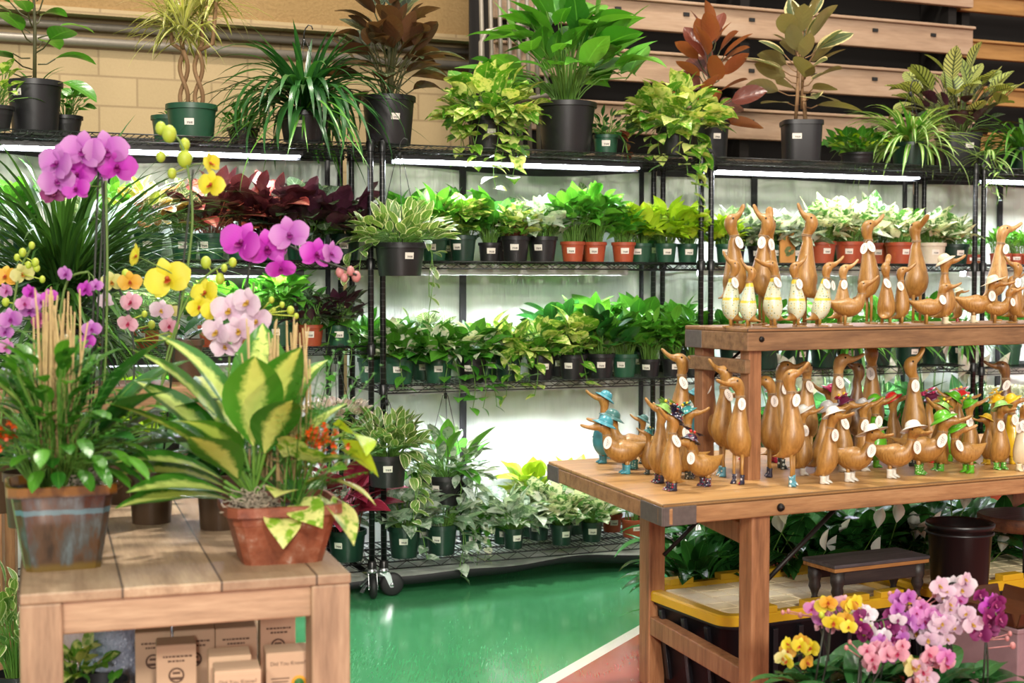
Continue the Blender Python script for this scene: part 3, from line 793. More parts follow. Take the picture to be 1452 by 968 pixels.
        if kind == 'flower':
            fm = MB(); flower_blob(fm, V((0, 0, 0)), r0 * 1.5, rng, 5)
            fm.v = [tuple(R @ V(p) + c0 + back * (r0 * .75)) for p in fm.v]
            fm.build('flower', PT[{'navy floral': 'navy', 'plum': 'pink'}.get(colr, colr)], ho)
            f2 = MB(); f2.ball(c0 + back * r0 * 1.5 + xx * r0 * .6, r0 * .28, 8, 5); f2.ball(c0 + back * r0 * 1.6 - xx * r0 * .3, r0 * .24, 8, 5); f2.build('flower_centre', PT['yellow' if 'navy' not in colr else 'red'], ho)
        else:
            a_ = 2 if kind == 'wide' else 3
            bd_ = MB().lathe([(pr_[a_ + 0][0] * (1.02), pr_[a_][1]), (pr_[a_ + 0][0] * 1.03, pr_[a_][1] + r0 * .03), (pr_[a_ + 1][0] * 1.05, pr_[a_ + 1][1] * .8)], 20, c0, R).build('hat_band', PT[colr], ho)
    if chest:
        fm = MB(); i = nbs - 4; flower_blob(fm, V((0, 0, 0)), raw[i][2] * 1.0, rng, 4); fm.v = [tuple(V((p[2], p[1], p[0])) + C[i] + V((raw[i][3], 0, 0))) for p in fm.v]
        fm.build('flower', PT[chest], root)
    return root
LT = 'on the duck table'
def D(px, py, topy, face, typ, label, shelf=False, dy=None, **kw):
    """px, py: where the feet stand; topy: crown of the head; face: degrees, 180 = turned to the open floor, 0 = away from it, -90 = to the aisle"""
    if shelf:
        off = {460: .07, 459: .12, 458: .19, 457: .235, 456: .27}[py]
        B = V((G.x, G.y, 0)) + tn * off; xn = (px - 726) / F
        s = (xn * (B.y * cp - (RZ - CZ) * sp) - B.x) / (te.x - xn * te.y * cp)
        p = B + te * s; p.z = RZ
    else: p = onz(px, py, TZ)
    h = ony(px, topy, p.y).z - p.z
    return duck(p + V((0, 0, .0005)), h, math.radians(face), typ, label, 'carved ducks on the raised shelf' if shelf else 'carved ducks on the duck table', **kw)
# ---- on the table
D(856, 656, 560, 190, 'short', 'duck in teal raincoat, teal sun hat and teal boots, nearest the white backdrop sheet', hat=('sun', 'teal'), boots='teal', coat='teal', woodc='gold', pitch=.35, tags=0)
D(888, 671, 601, 188, 'walk', 'plain boat-bodied duck in teal sun hat and plain teal boots at the table corner', hat=('sun', 'teal'), boots='teal', tagside=1, tags=1)
D(899, 664, 592, 186, 'walk', 'boat-bodied duck in dark teal hat and floral teal boots behind the plain teal-booted one', hat=('sun', 'darkteal'), boots='teal floral', tags=0)
D(868, 650, 604, 200, 'walk', 'hatless boat-bodied duck looking round from behind the teal-hatted pair', boots='teal floral', hyaw=.9, tags=1, pitch=.1)
D(911, 657, 592, 178, 'short', 'small duck with dark teal hat and dotted dark boots beside the table end', hat=('sun', 'darkteal'), boots='dark dots', pitch=.35, tags=0)
D(919, 672, 611, 184, 'short', 'small duck in floral teal hat, dark dotted boots, behind the front navy group', hat=('flower', 'teal floral'), boots='dark dots', pitch=.35, tags=0, wide=1.1)
D(953, 695, 590, 205, 'short', 'frontmost upright duck in navy flower hat and navy floral boots, bill raised', hat=('flower', 'navy floral'), boots='navy floral', pitch=.55, tags=1, tagside=1)
D(936, 684, 577, 195, 'short', 'upright duck with green flower hat just behind the frontmost navy-hatted duck', hat=('flower', 'palegreen'), boots='navy floral', pitch=.55, tags=0)
D(975, 678, 580, -15, 'short', 'upright duck in pale teal flower hat turned away behind the navy-hatted ducks', hat=('flower', 'teal floral'), boots='dark dots', pitch=.2, tags=1, tagside=-1, wide=1.15)
D(950, 668, 578, 170, 'short', 'upright duck in purple flower hat half hidden in the navy group', hat=('flower', 'navy floral'), boots='teal floral', pitch=.35, tags=0)
D(1000, 689, 623, 215, 'walk', 'plump boat-bodied duck in navy flower hat and navy boots, large oval tag', hat=('flower', 'navy floral'), boots='navy floral', tags=1, tagside=1, pitch=.1)
D(981, 674, 622, 190, 'walk', 'hatless plump duck behind the boat-bodied duck in the navy flower hat', boots='navy floral', tags=1, hyaw=-.2)
D(966, 660, 505, 182, 'tall', 'tall golden runner duck furthest towards the open floor, bill pointing up', pitch=.40, tags=1, woodc='gold', boots='teal dots')
D(988, 650, 556, 175, 'short', 'duck in teal raincoat and hat standing between the tall runner ducks', hat=('sun', 'teal'), boots='teal', coat='teal', pitch=.1, tags=0)
D(1004, 664, 514, 184, 'tall', 'tall runner duck with darker head, second from the open floor', pitch=.35, woodc='gold', boots='teal dots', tags=1, tagside=1, wide=1.1)
D(1026, 675, 523, 188, 'tall', 'tall runner duck with pale upturned bill in dotted teal boots, third from the open floor', pitch=.55, boots='teal dots', tags=1)
D(1048, 686, 536, 222, 'tall', 'tall runner duck in navy floral boots at the table edge, head turned aside', pitch=.05, boots='navy floral', tags=1, hyaw=-.35, wide=1.08)
D(1058, 652, 552, 180, 'short', 'duck in red coat and red hat half hidden behind the shelf leg', hat=('sun', 'red'), boots='red', coat='red', tags=0)
D(1093, 676, 534, 178, 'tall', 'tall runner duck in navy boots with level bill, just past the shelf leg', pitch=.0, boots='navy floral', tags=1, tagside=1)
D(1106, 664, 514, 8, 'tall', 'dark-headed tall runner duck facing inward behind the booted pair', pitch=.1, boots='dark dots', tags=1, woodc='gold', tagside=-1)
D(1121, 689, 528, -22, 'tall', 'tall runner duck in teal dotted boots at the front edge, bill raised', pitch=.55, boots='teal dots', tags=1, tagside=-1, wide=1.1)
D(1143, 660, 512, 250, 'tall', 'tall runner duck in white boots looking straight at the aisle', pitch=-.15, boots='white', tags=1, tagside=1, woodc='pale')
D(1099, 655, 552, 5, 'short', 'duck in pink flower hat and pink boots behind the tall booted pair', hat=('flower', 'pink'), boots='pink', tags=0)
D(1137, 673, 579, -8, 'short', 'duck in wide white hat and white boots peeping past the tall teal-booted duck', hat=('wide', 'white'), boots='white', pitch=.2, tags=1, tagside=-1)
D(1159, 671, 574, -4, 'short', 'upright duck in grey hat and white boots, bill forward, leaning back', hat=('sun', 'grey'), boots='white', pitch=.15, tags=0, lean=.16)
D(1168, 685, 582, -30, 'short', 'front upright duck in small white hat and white boots with one big round tag', hat=('sun', 'white'), boots='white', pitch=.1, tags=1, tagside=-1, lean=.14, hyaw=-.3)
D(1188, 660, 504, 4, 'tall', 'tall pale runner duck with level bill rising behind the white-hatted ducks', pitch=.15, tags=1, tagside=-1, woodc='pale', boots='white')
D(1214, 655, 518, 176, 'tall', 'darkest tall runner duck facing back toward the shelf leg', pitch=.55, woodc='dark', tags=0, boots='dark dots')
D(1235, 649, 492, 70, 'tall', 'tall runner duck seen from behind with its head stretched straight up', pitch=.9, woodc='gold', tags=1, tagside=-1, boots='white')
D(1176, 651, 551, 172, 'short', 'duck in red sun hat with bill raised behind the plum-hatted duck', hat=('sun', 'pink'), boots='pink', pitch=.4, tags=0)
D(1193, 668, 566, -20, 'short', 'duck in plum flower hat with an oval tag on its chest', hat=('flower', 'plum'), boots='white', tags=1, tagside=-1)
D(1205, 682, 610, -38, 'walk', 'boat-bodied duck in white wide hat and white boots, large tag in front', hat=('wide', 'white'), boots='white', tags=1, tagside=-1, hyaw=-.2)
D(1224, 667, 570, -10, 'short', 'upright duck in grey wide hat and white boots with bill up', hat=('wide', 'grey'), boots='white', pitch=.35, tags=1, tagside=-1)
D(1241, 662, 565, -12, 'short', 'duck in bright green raincoat, green hat and green boots, tag across its front', hat=('sun', 'green'), boots='green', coat='green', pitch=.3, tags=1, tagside=-1)
D(1264, 677, 606, -35, 'walk', 'plump boat-bodied duck in white and navy hat, white boots at the front edge', hat=('sun', 'white'), boots='white', hyaw=-.5, tags=1, tagside=-1)
D(1266, 655, 562, -10, 'short', 'duck in red hat with bright pink flowers on its chest', hat=('sun', 'red'), boots='pink', chest='pink', tags=0, pitch=.35)
D(1294, 662, 510, 15, 'tall', 'tall runner duck standing alone with bill pointing up and an oval tag', pitch=.75, tags=1, tagside=-1, boots='dark dots', wide=1.1)
D(1303, 672, 594, -25, 'walk', 'boat-bodied duck in green hat and green dotted boots, tail toward the white-booted one', hat=('sun', 'green'), boots='green dots', tags=1, tagside=-1, pitch=.2)
D(1317, 655, 559, 10, 'short', 'duck with dark red flower hat just past the lone tall duck', hat=('flower', 'plum'), boots='red', tags=0)
D(1332, 667, 574, 195, 'short', 'upright duck in pale green flower hat and pale green boots, bill up', hat=('flower', 'palegreen'), boots='green dots', pitch=.5, tags=1, tagside=1, wide=1.1)
D(1347, 653, 560, 172, 'short', 'duck in buttoned green raincoat and green hat further back, facing the floor side', hat=('sun', 'green'), boots='green', coat='green', pitch=.5, tags=1)
D(1359, 646, 556, 5, 'short', 'duck in red flower hat standing deep behind the green raincoat duck', hat=('flower', 'red'), boots='red dots', tags=0)
D(1374, 656, 569, 0, 'short', 'duck in green flower hat with bill raised, large tag, behind the green-hatted boat duck', hat=('flower', 'green'), boots='green', pitch=.3, tags=1, tagside=-1)
D(1373, 670, 607, 205, 'walk', 'boat-bodied duck in plain green hat and boots with tail raised behind it', hat=('sun', 'green'), boots='green', tags=1, tagside=1, hyaw=2.6, pitch=.2)
D(1400, 658, 590, 190, 'short', 'small duck in yellow hat and yellow boots behind the green-booted ducks', hat=('sun', 'yellow'), boots='yellow', tags=0)
D(1409, 650, 562, 0, 'short', 'duck in yellow flower hat with bill forward at the back', hat=('flower', 'yellow'), boots='yellow', tags=0)
D(1417, 665, 573, -70, 'short', 'upright duck facing the aisle in pale green hat and green boots', hat=('sun', 'palegreen'), boots='green dots', tags=1, tagside=-1, wide=1.05)
D(1424, 646, 514, 178, 'tall', 'tall dark-necked runner duck beside the yellow raincoat duck', woodc='dark', pitch=.15, tags=1, boots='dark dots')
D(1434, 657, 564, -15, 'short', 'duck in yellow raincoat, yellow hat and yellow boots', hat=('sun', 'yellow'), boots='yellow', coat='yellow', pitch=.3, tags=1, tagside=-1)
D(1450, 667, 572, -80, 'short', 'duck in cream coat with several tags at the end of the visible row', boots='cream', coat='cream', tags=2, tagside=-1)
# ---- on the raised shelf
U = dict(shelf=True)
D(1040, 457, 308, 20, 'tall', 'tall bare-footed duck at the open end of the raised shelf, bill up', pitch=.75, tags=1, tagside=-1, **U)
D(1082, 458, 308, 150, 'tall', 'tall bare-footed duck with three tags behind the first speckled ducks', pitch=.75, tags=2, tagside=1, **U)
D(1090, 456, 312, 80, 'tall', 'tall duck close behind the many-tagged one, head straight up', pitch=.85, tags=0, **U)
D(1143, 458, 307, 160, 'tall', 'tall dark-headed duck standing behind the fourth speckled duck', pitch=.8, tags=0, belt=True, wide=1.1, **U)
sk = dict(suit=True, shelf=True)
D(1038, 459, 371, 165, 'short', 'pale speckled suit duck with yellow belt, nearest the open end of the shelf', pitch=.75, tags=1, tagside=1, **sk)
D(1062, 460, 380, 160, 'short', 'shorter duck in pale speckled suit, second along the raised shelf', pitch=.75, tags=0, belt=True, **sk)
D(1097, 460, 370, 195, 'short', 'duck in pale speckled suit with long level bill toward the open floor', pitch=.2, tags=1, tagside=1, wide=1.05, **sk)
D(1128, 460, 374, 15, 'short', 'duck in pale speckled suit facing inward with bill raised high', pitch=.65, tags=1, tagside=-1, **sk)
D(1159, 460, 374, 10, 'short', 'duck in pale speckled suit leaning forward, last of the speckled five', pitch=.55, tags=2, tagside=-1, lean=.22, **sk)
D(1190, 457, 377, 5, 'short', 'plain pale duck with raised bill behind the last speckled duck', pitch=.5, woodc='pale', tags=1, tagside=-1, lean=.1, **U)
D(1198, 460, 404, -12, 'walk', 'boat-bodied dark-headed duck sitting low after the speckled five', pitch=.5, tags=0, belt=True, **U)
D(1230, 458, 316, 12, 'tall', 'tall duck with bill angled up and round tag, middle of the raised shelf', pitch=.5, tags=2, tagside=-1, **U)
D(1256, 459, 374, 60, 'short', 'plain upright duck with dark raised bill in front of the middle tall duck', pitch=.75, tags=1, tagside=1, **U)
D(1277, 459, 380, -5, 'short', 'plain upright duck with long bill stretched forward, tag on its breast', pitch=.4, tags=1, tagside=-1, **U)
D(1298, 457, 318, -60, 'tall', 'tall duck with gold neckband gazing up behind the plain pair', pitch=.55, tags=0, belt=True, wide=1.15, **U)
D(1313, 460, 406, -8, 'walk', 'boat-bodied duck with tail in the air between upright ducks on the raised shelf', pitch=.2, tags=1, tagside=-1, **U)
D(1339, 460, 366, -8, 'short', 'upright duck in cream cap and cream boots with bill pointing forward', hat=('sun', 'cream'), boots='cream', pitch=.25, tags=0, belt=True, **U)
D(1357, 457, 410, -10, 'short', 'small duck in red dotted boots peeping from behind the cream-capped duck', hat=('sun', 'cream'), boots='red dots', tags=0, wide=1.2, **U)
D(1380, 459, 399, -15, 'walk', 'boat-bodied duck in wide straw hat and cream boots, brown oval tag', hat=('wide', 'cream'), boots='cream', tags=1, tagside=-1, **U)
D(1410, 460, 412, -12, 'walk', 'plain low boat-bodied duck with oval tag after the straw-hatted one', tags=1, tagside=-1, pitch=.25, **U)
D(1407, 456, 322, 8, 'tall', 'tall duck with cursive tag near the far visible end of the raised shelf', pitch=.3, tags=1, tagside=-1, woodc='pale', lean=.12, **U)
D(1433, 457, 392, 0, 'short', 'plain duck with two tags behind the last boat-bodied duck', tags=2, tagside=-1, pitch=.3, **U)
D(1440, 460, 374, 170, 'short', 'upright dark-headed duck facing back along the raised shelf, cursive tag', pitch=.6, tags=1, tagside=1, wide=1.1, **U)
D(1458, 459, 378, 5, 'short', 'plain duck cut by the edge of view at the end of the raised shelf', tags=1, tagside=-1, **U)
# ================================================================== potted plants
soilm = plain('dark potting soil', '#2e2118', .9, var=.5, scale=120)
POTC = {'black': plain('black nursery plastic', '#1d1c1e', .4), 'green': plain('dark green nursery plastic', '#25503a', .38), 'terra': plain('terracotta plastic', '#a64a2c', .5),
        'white': plain('off white plastic', '#d8cdb8', .45), 'clearbrown': plain('smoky brown plastic', '#54402f', .3), 'darkgreen': plain('deep green nursery plastic', '#173428', .38)}
k = NT('white price sticker'); uv = k.n('ShaderNodeUVMap').outputs[0]; sep = k.n('ShaderNodeSeparateXYZ'); k.L.new(uv, sep.inputs[0])
inx = k.math('LESS_THAN', k.math('ABSOLUTE', k.math('SUBTRACT', sep.outputs[0], .55)), .30)
iny = k.math('LESS_THAN', k.math('ABSOLUTE', k.math('SUBTRACT', sep.outputs[1], .33)), .16)
bar = k.math('GREATER_THAN', k.noise(k.coord('UV', (26, 2, 1)), 1.2, 1), .47)
k.col(k.mix(k.math('MULTIPLY', k.math('MULTIPLY', inx, iny), bar), rgb('#e9e2d8'), rgb('#55504c'))); k.set(Roughness=.55); stickm = k.m
stemg = plain('green plant stem', '#5f8a35', .5); stemd = plain('dark plant stem', '#4a4a2a', .55); stemb = plain('brown woody stem', '#8a6a48', .7); stemr = plain('reddish stem', '#8a4a38', .5)
wirehook = plain('black plastic hanger', '#141414', .4)

LEAFSPEC = {  # c1, c2, pattern, c3, amount, kwargs
    'gold':   ('#4f8f26', '#94c038', 'marble', '#e2e890', .4, {}),
    'lime':   ('#8fbf1f', '#c3dc3a', 'plain', '#d8e08c', .5, {}),
    'marble': ('#4d8a3c', '#7cab58', 'marble', '#edf0d8', .75, {}),
    'green':  ('#2c6a1f', '#5a9a2e', 'plain', '#9cc45c', .5, {}),
    'deep':   ('#1c4a1c', '#2f6f2a', 'plain', '#7fae5c', .5, dict(rough=.28)),
    'fresh':  ('#3f8a26', '#6fb03c', 'plain', '#cfe38c', .5, {}),
    'silver': ('#6d8a6c', '#8aa688', 'marble', '#c9d6c6', .6, dict(rough=.3)),
    'edge':   ('#5b8436', '#7f9f4b', 'edge', '#eceac0', .45, {}),
    'center': ('#2f6d20', '#4c8b2a', 'center', '#cfe07c', .45, {}),
    'dark':   ('#2a3a22', '#3c5230', 'vein', '#9aa890', .5, dict(rough=.3, back='#4a2436')),
    'calathea': ('#27351f', '#3b4c2a', 'vein', '#8a9a72', .45, dict(rough=.28, back='#5a3d2a')),
    'burgundy': ('#5a2a22', '#7d4230', 'plain', '#c2764a', .5, dict(rough=.25, back='#a8623c')),
    'ficus':  ('#4c5a32', '#6a7342', 'edge', '#e3d296', .55, dict(rough=.28, back='#8f8658')),
    'zebra':  ('#a3b45a', '#c2c470', 'stripe', '#26361c', .95, dict(rough=.35)),
    'red':    ('#8a3434', '#c05a48', 'center', '#dc8c78', .3, dict(rough=.35, back='#3b1820')),
    'coleus': ('#c46a3a', '#8aa83c', 'edge', '#e9e4c4', .5, {}),
    'fittonia': ('#c9a9a6', '#e9dcd6', 'vein', '#5a7d4a', .7, dict(rough=.5)),
    'fittoniaw': ('#6f8a58', '#8fa878', 'vein', '#eef0e8', .95, dict(rough=.5)),
    'spider': ('#3f7a2a', '#6aa83c', 'plain', '#cfe0a0', .5, dict(vein=.5)),
    'spiderlight': ('#6aa53a', '#9cc85a', 'center', '#e9efc2', .1, {}),
    'strapdark': ('#1f4a22', '#3a7434', 'plain', '#6f9c58', .5, dict(rough=.3)),
    'dracaena': ('#8f9a3c', '#c4c66a', 'edge', '#eee6b0', .5, {}),
    'grass': ('#23461e', '#47702e', 'plain', '#8aa860', .5, dict(rough=.32)),
    'fern': ('#2c6a20', '#58a038', 'plain', '#9cc45c', .5, {}),
    'lily': ('#204f22', '#3f7f38', 'plain', '#78a860', .5, dict(rough=.25)),
    'pink': ('#a8324a', '#7a2038', 'edge', '#d85a78', .3, dict(back='#8a2a40')),
    'orchidleaf': ('#22502a', '#3a6f38', 'plain', '#6a9a58', .3, dict(rough=.25)),
    'peperomia': ('#6a8050', '#8aa070', 'edge', '#c3cba6', .4, {}),
}
def LM(n):
    c1, c2, p, c3, a, kw = LEAFSPEC[n]; return leafmat(n, c1, c2, p, c3, a, **kw)

def bush(rng, z0, R, H, n, L, W, leafn, shape='heart', droop=.7, spread=1.35, pr=.05, stem=None, nseg=6, cols=3, sr=.0016, wave=0, low=.0):
    lf = MB(); st = MB()
    for i in range(n):
        a = rng.uniform(0, 2 * pi); th = spread * math.sqrt(rng.uniform(.02, 1)); rad = rng.uniform(.5, 1) ** .6
        d = sph(a, th); p = V((d.x * R * rad, d.y * R * rad, z0 + low * H + H * (1 - low) * (.15 + .85 * max(0, math.cos(th))) * rad))
        b = V((math.cos(a), math.sin(a), 0)) * (pr * rng.uniform(0, .7)); b.z = z0
        mid = (b + p) / 2 + V((0, 0, .12 * H))
        st.tube([b, (b + mid) / 2 + V((0, 0, .03 * H)), mid, p], sr, 4, False)
        dd = sph(a + rng.uniform(-.7, .7), min(1.85, th * .7 + rng.uniform(-.3, .75)))
        s = rng.uniform(.65, 1.1)
        leaf(lf, p, dd, L * s, W * s, shape, droop * rng.uniform(.4, 1.2), rng.uniform(.1, .35), rng.uniform(-.5, .5), nseg, cols, wave, ph=rng.uniform(0, 6))
    return [('stems', st, stem or stemg), ('foliage', lf, LM(leafn))]
def vine(rng, lf, st, az, z0, rimr, length, L, W, shape='heart', step=.045, out=.03, rise=.03):
    a = az; pts = [V((math.cos(a) * rimr * .4, math.sin(a) * rimr * .4, z0 + rise * .5)), V((math.cos(a) * rimr, math.sin(a) * rimr, z0 + rise)), V((math.cos(a) * (rimr + out), math.sin(a) * (rimr + out), z0 - .02))]
    p = pts[-1].copy(); n = max(2, int(length / step)); ph = rng.uniform(0, 6)
    for i in range(n):
        p = p + V((math.sin(i * .9 + ph) * .010, math.cos(i * .8 + ph) * .010, -step)); pts.append(p.copy())
    st.tube(pts, .0018, 4, False)
    for i, q in enumerate(pts[1:]):
        b = a + (1 if i % 2 else -1) * rng.uniform(.4, 1.3)
        s = rng.uniform(.7, 1.1) * (1 - .35 * i / len(pts))
        leaf(lf, q, V((math.cos(b), math.sin(b), rng.uniform(-.5, .3))), L * s, W * s, shape, rng.uniform(.3, 1.0), .2, rng.uniform(-.4, .4), 6)
def straps(rng, z0, n, L, W, leafn, lo=.15, hi=1.3, curl=2.0, pr=.03, nseg=9, vary=.4, up=0.0):
    lf = MB()
    for i in range(n):
        a = rng.uniform(0, 2 * pi); th = rng.uniform(lo, hi); s = rng.uniform(1 - vary, 1.1)
        b = V((math.cos(a) * pr * rng.random(), math.sin(a) * pr * rng.random(), z0 + up * rng.random()))
        leaf(lf, b, sph(a, th), L * s, W * rng.uniform(.8, 1.15), 'strap', curl * rng.uniform(.55, 1.2) * (1.15 - th / 3), .22, rng.uniform(-.2, .2), nseg)
    return [('foliage', lf, LM(leafn))]
def rosette(rng, z0, R, n, L, W, leafn, shape='oval', H=.3, droop=.4, cols=5, stemm=None, tilt=(.2, 1.2), wave=0, pr=.03, roll=.5):
    """upright canes with big leaves all the way up"""
    lf = MB(); st = MB()
    for i in range(n):
        t = (i + .5) / n; a = i * 2.4 + rng.uniform(-.4, .4); z = z0 + H * (t ** .85)
        th = tilt[1] + (tilt[0] - tilt[1]) * t + rng.uniform(-.2, .2)
        b = V((math.cos(a) * .015, math.sin(a) * .015, z * .9 + z0 * .1)); d = sph(a, th)
        p = b + d * (R * rng.uniform(.25, .5)) * (1 - .3 * t)
        st.tube([b, (b + p) / 2 + V((0, 0, -.01)), p], .003, 5, False)
        s = rng.uniform(.75, 1.1) * (1 - .25 * t)
        leaf(lf, p, sph(a + rng.uniform(-.3, .3), th + rng.uniform(-.1, .25)), L * s, W * s, shape, droop * rng.uniform(.5, 1.6), rng.uniform(.08, .3), rng.uniform(-roll, roll), 8, cols, wave, ph=rng.uniform(0, 6))
    st.tube([(0, 0, z0), (.004, .002, z0 + H * .5), (0, 0, z0 + H)], [.008, .007, .004], 7)
    return [('stems', st, stemm or stemb), ('foliage', lf, LM(leafn))]
def join(*lists):
    """merge generator outputs with the same part name and material"""
    out = []
    for L_ in lists:
        for n, mb, m in L_:
            for o in out:
                if o[0] == n and o[2] == m: o[1].add(mb.v, mb.f, mb.uv); break
            else: out.append((n, mb, m))
    return out
def vines(rng, z0, rimr, items, L, W, leafn, shape='heart', step=.045, out=.03):
    lf, st = MB(), MB()
    for az, ln in items: vine(rng, lf, st, az, z0, rimr, ln, L, W, shape, step, out)
    return [('stems', st, stemg), ('foliage', lf, LM(leafn))]

NPL = 0
def potted(name, label, cat, loc, pot, parts, group=None, sticker=True, yaw=0.0, hang=None, sq=0, stick_dz=.55, ribs=False):
    """pot = (top radius, bottom radius, height, colour)"""
    global NPL; NPL += 1
    rng = random.Random(NPL * 13 + 1)
    rt, rb, h, c = pot; loc = V(loc)
    root = empty(name, loc, yaw, label, cat, group)
    rim = min(.022, h * .16)
    m = MB().lathe([(rb * .8, .001), (rb, 0), (rb * 1.01, .004), (rb + (rt * .95 - rb) * (1 - rim / h), h - rim), (rt, h - rim), (rt, h - .001), (rt * .985, h), (rt * .93, h), (rt * .90, h - rim * 1.2), (rt * .88, h - .02 - rim)], 28 if not sq else 36, capb=True, sq=sq)
    po = m.build('pot', POTC[c] if isinstance(c, str) else c, root)
    po.data.polygons.foreach_set('use_smooth', [True] * len(po.data.polygons))
    e = po.modifiers.new('edges', 'EDGE_SPLIT'); e.split_angle = .6
    MB().lathe([(rt * .895, h - rim * 1.3), (rt * .5, h - rim * 1.1), (.001, h - rim)], 20, sq=sq).build('soil', soilm, root)
    if sticker:
        a0 = -pi / 2 - yaw + rng.uniform(-.5, .5); ww = .021 / rt; hh = min(.026, h * .3); zc = h * stick_dz
        m = MB(); vs = []; uvs = []
        for j in (0, 1):
            for i in range(5):
                z = zc + (j - .5) * hh; r = rb + (rt * .95 - rb) * z / h; a = a0 + (i / 4 - .5) * 2 * ww
                q = 1
                if sq: q = (abs(math.cos(a)) ** sq + abs(math.sin(a)) ** sq) ** (-1 / sq)
                vs.append(((r * q + .0012) * math.cos(a), (r * q + .0012) * math.sin(a), z)); uvs.append((i / 4, j))
        m.add(vs, [(i, i + 1, 6 + i, 5 + i) for i in range(4)], uvs); m.build('price_sticker', stickm, root)
    for n, mb, mat in parts:
        if mb.v: mb.build(n, mat, root)
    if hang:
        hz = hang - loc.z; m = MB(); m2 = MB()
        for i in range(3):
            a = i * 2 * pi / 3 + .5; m.tube([(math.cos(a) * rt, math.sin(a) * rt, h - .005), (math.cos(a) * .012, math.sin(a) * .012, hz - .06)], .0016, 5)
        m.tube([(0, 0, hz - .075), (0, 0, hz - .05)], .008, 6)
        m.tube([(0, 0, hz - .05), (0, 0, hz - .025), (.006, 0, hz - .006), (.018, 0, hz + .008), (.032, 0, hz + .004), (.036, 0, hz - .010)], .0028, 6)
        m.build('hanger', wirehook, root)
    return root
def soilz(pot): return pot[2] - min(.022, pot[2] * .16)
# ================================================================== the row along the rack tops
rg = random.Random(5)
def rp(px, d, z=Z1): return rackpt(px, d, z + .0045)
# upright philodendron, near the wall end
P = (.108, .085, .205, 'black'); p = rp(50, .2)
rr = random.Random(1); z0 = soilz(P)
potted('potted_philodendron', 'tall leafy philodendron in a black pot at the wall end of the rack tops', 'potted plant', p, P, join(rosette(rr, z0, .26, 20, .19, .10, 'green', 'oval', .44, .7, 5, stemd, (.3, 1.5)), straps(rr, z0, 12, .2, .012, 'green', .3, 1.4, 1.0)), stick_dz=.75)
P = (.07, .05, .09, 'black')
potted('potted_croton', 'low mixed foliage plant squeezed against the wall end black pot', 'potted plant', rp(-6, .10), P, bush(rr, soilz(P), .13, .16, 40, .08, .035, 'gold', 'lance', pr=.05), sticker=False)
potted('potted_croton', 'low green plant between the wall end black pot and the bare shelf', 'potted plant', rp(93, .33), P, bush(rr, soilz(P), .10, .13, 40, .06, .04, 'green', 'oval', pr=.05), sticker=False)
# braided dracaena
P = (.104, .086, .138, 'green'); p = rp(272, .16); z0 = soilz(P); rr = random.Random(2)
st, lf = MB(), MB()
def head(c, n, L, W, rr, lf, leafn=None, up=.0):
    for i in range(n):
        a = rr.uniform(0, 2 * pi); th = rr.uniform(.05, 2.0); s = rr.uniform(.7, 1.1)
        leaf(lf, V(c) + V((0, 0, rr.uniform(-.05, .05))), sph(a, th), L * s, W, 'strap', rr.uniform(.2, 1.0), .15, 0, 6)
for ph_, off in ((0, -.03), (pi, -.03), (0, .03), (pi, .03)):
    pts = [V((off + .016 * math.sin(ph_ + z * 26), .016 * math.cos(ph_ + z * 26), z0 + z)) for z in [i * .02 for i in range(13)]]
    st.tube(pts, .009, 8)
tops = [(-.09, .02, z0 + .36), (-.02, -.05, z0 + .32), (.10, .03, z0 + .47), (.03, .06, z0 + .40)]
for (o_, t_) in zip((-.03, -.03, .03, .03), tops):
    st.tube([(o_, 0, z0 + .24), ((o_ + t_[0]) / 2 * 1.3, t_[1] * .5, z0 + .27), t_], [.009, .009, .007], 8); head(t_, 80, .24, .011, rr, lf)
potted('braided_dracaena', 'yellow striped dracaena with braided trunks in a green pot', 'potted plant', p, P, [('trunk', st, stemb), ('foliage', lf, LM('dracaena'))], stick_dz=.45)
P = (.075, .058, .112, 'green'); 
potted('plant_pot', 'smaller green pot tucked behind the braided dracaena pot', 'potted plant', rp(240, .36), P, bush(rr, soilz(P), .05, .05, 8, .04, .02, 'green', pr=.04), sticker=False)
P = (.07, .05, .07, 'black')
potted('potted_fern', 'low wispy fern between the dracaena and the long strap-leaved plant', 'potted plant', rp(345, .33), P, join(straps(rr, soilz(P), 70, .17, .008, 'spider', .2, 1.5, 1.6), bush(rr, soilz(P), .1, .1, 30, .05, .03, 'green')), sticker=False)
# long strap plant
P = (.11, .085, .12, 'black'); p = rp(432, .09); rr = random.Random(3); z0 = soilz(P)
potted('hanging_spider_plant', 'large dark strap-leaved plant spilling over the top shelf front, pot hook showing', 'potted plant', p, P, join(straps(rr, z0, 130, .52, .026, 'strapdark', .05, 1.25, 2.5, .05, 10, .35, .10), straps(rr, z0, 45, .36, .024, 'strapdark', .0, .7, .9, .05, 9, .4, .12), straps(rr, z0, 40, .6, .010, 'spider', .9, 1.7, 1.9, .08, 9)), hang=p.z + .47)
# calathea
P = (.116, .092, .205, 'black'); p = rp(551, .1); rr = random.Random(4); z0 = soilz(P)
potted('potted_calathea', 'dark bronze-leaved calathea in a black pot above the double posts', 'potted plant', p, P, join(rosette(rr, z0, .30, 34, .21, .105, 'calathea', 'oval', .40, .6, 5, stemd, (.25, 1.35), .01), bush(rr, z0, .2, .38, 26, .16, .08, 'calathea', 'oval', .6, 1.1, .05, stemd, 8, 5, .003)), stick_dz=.55)
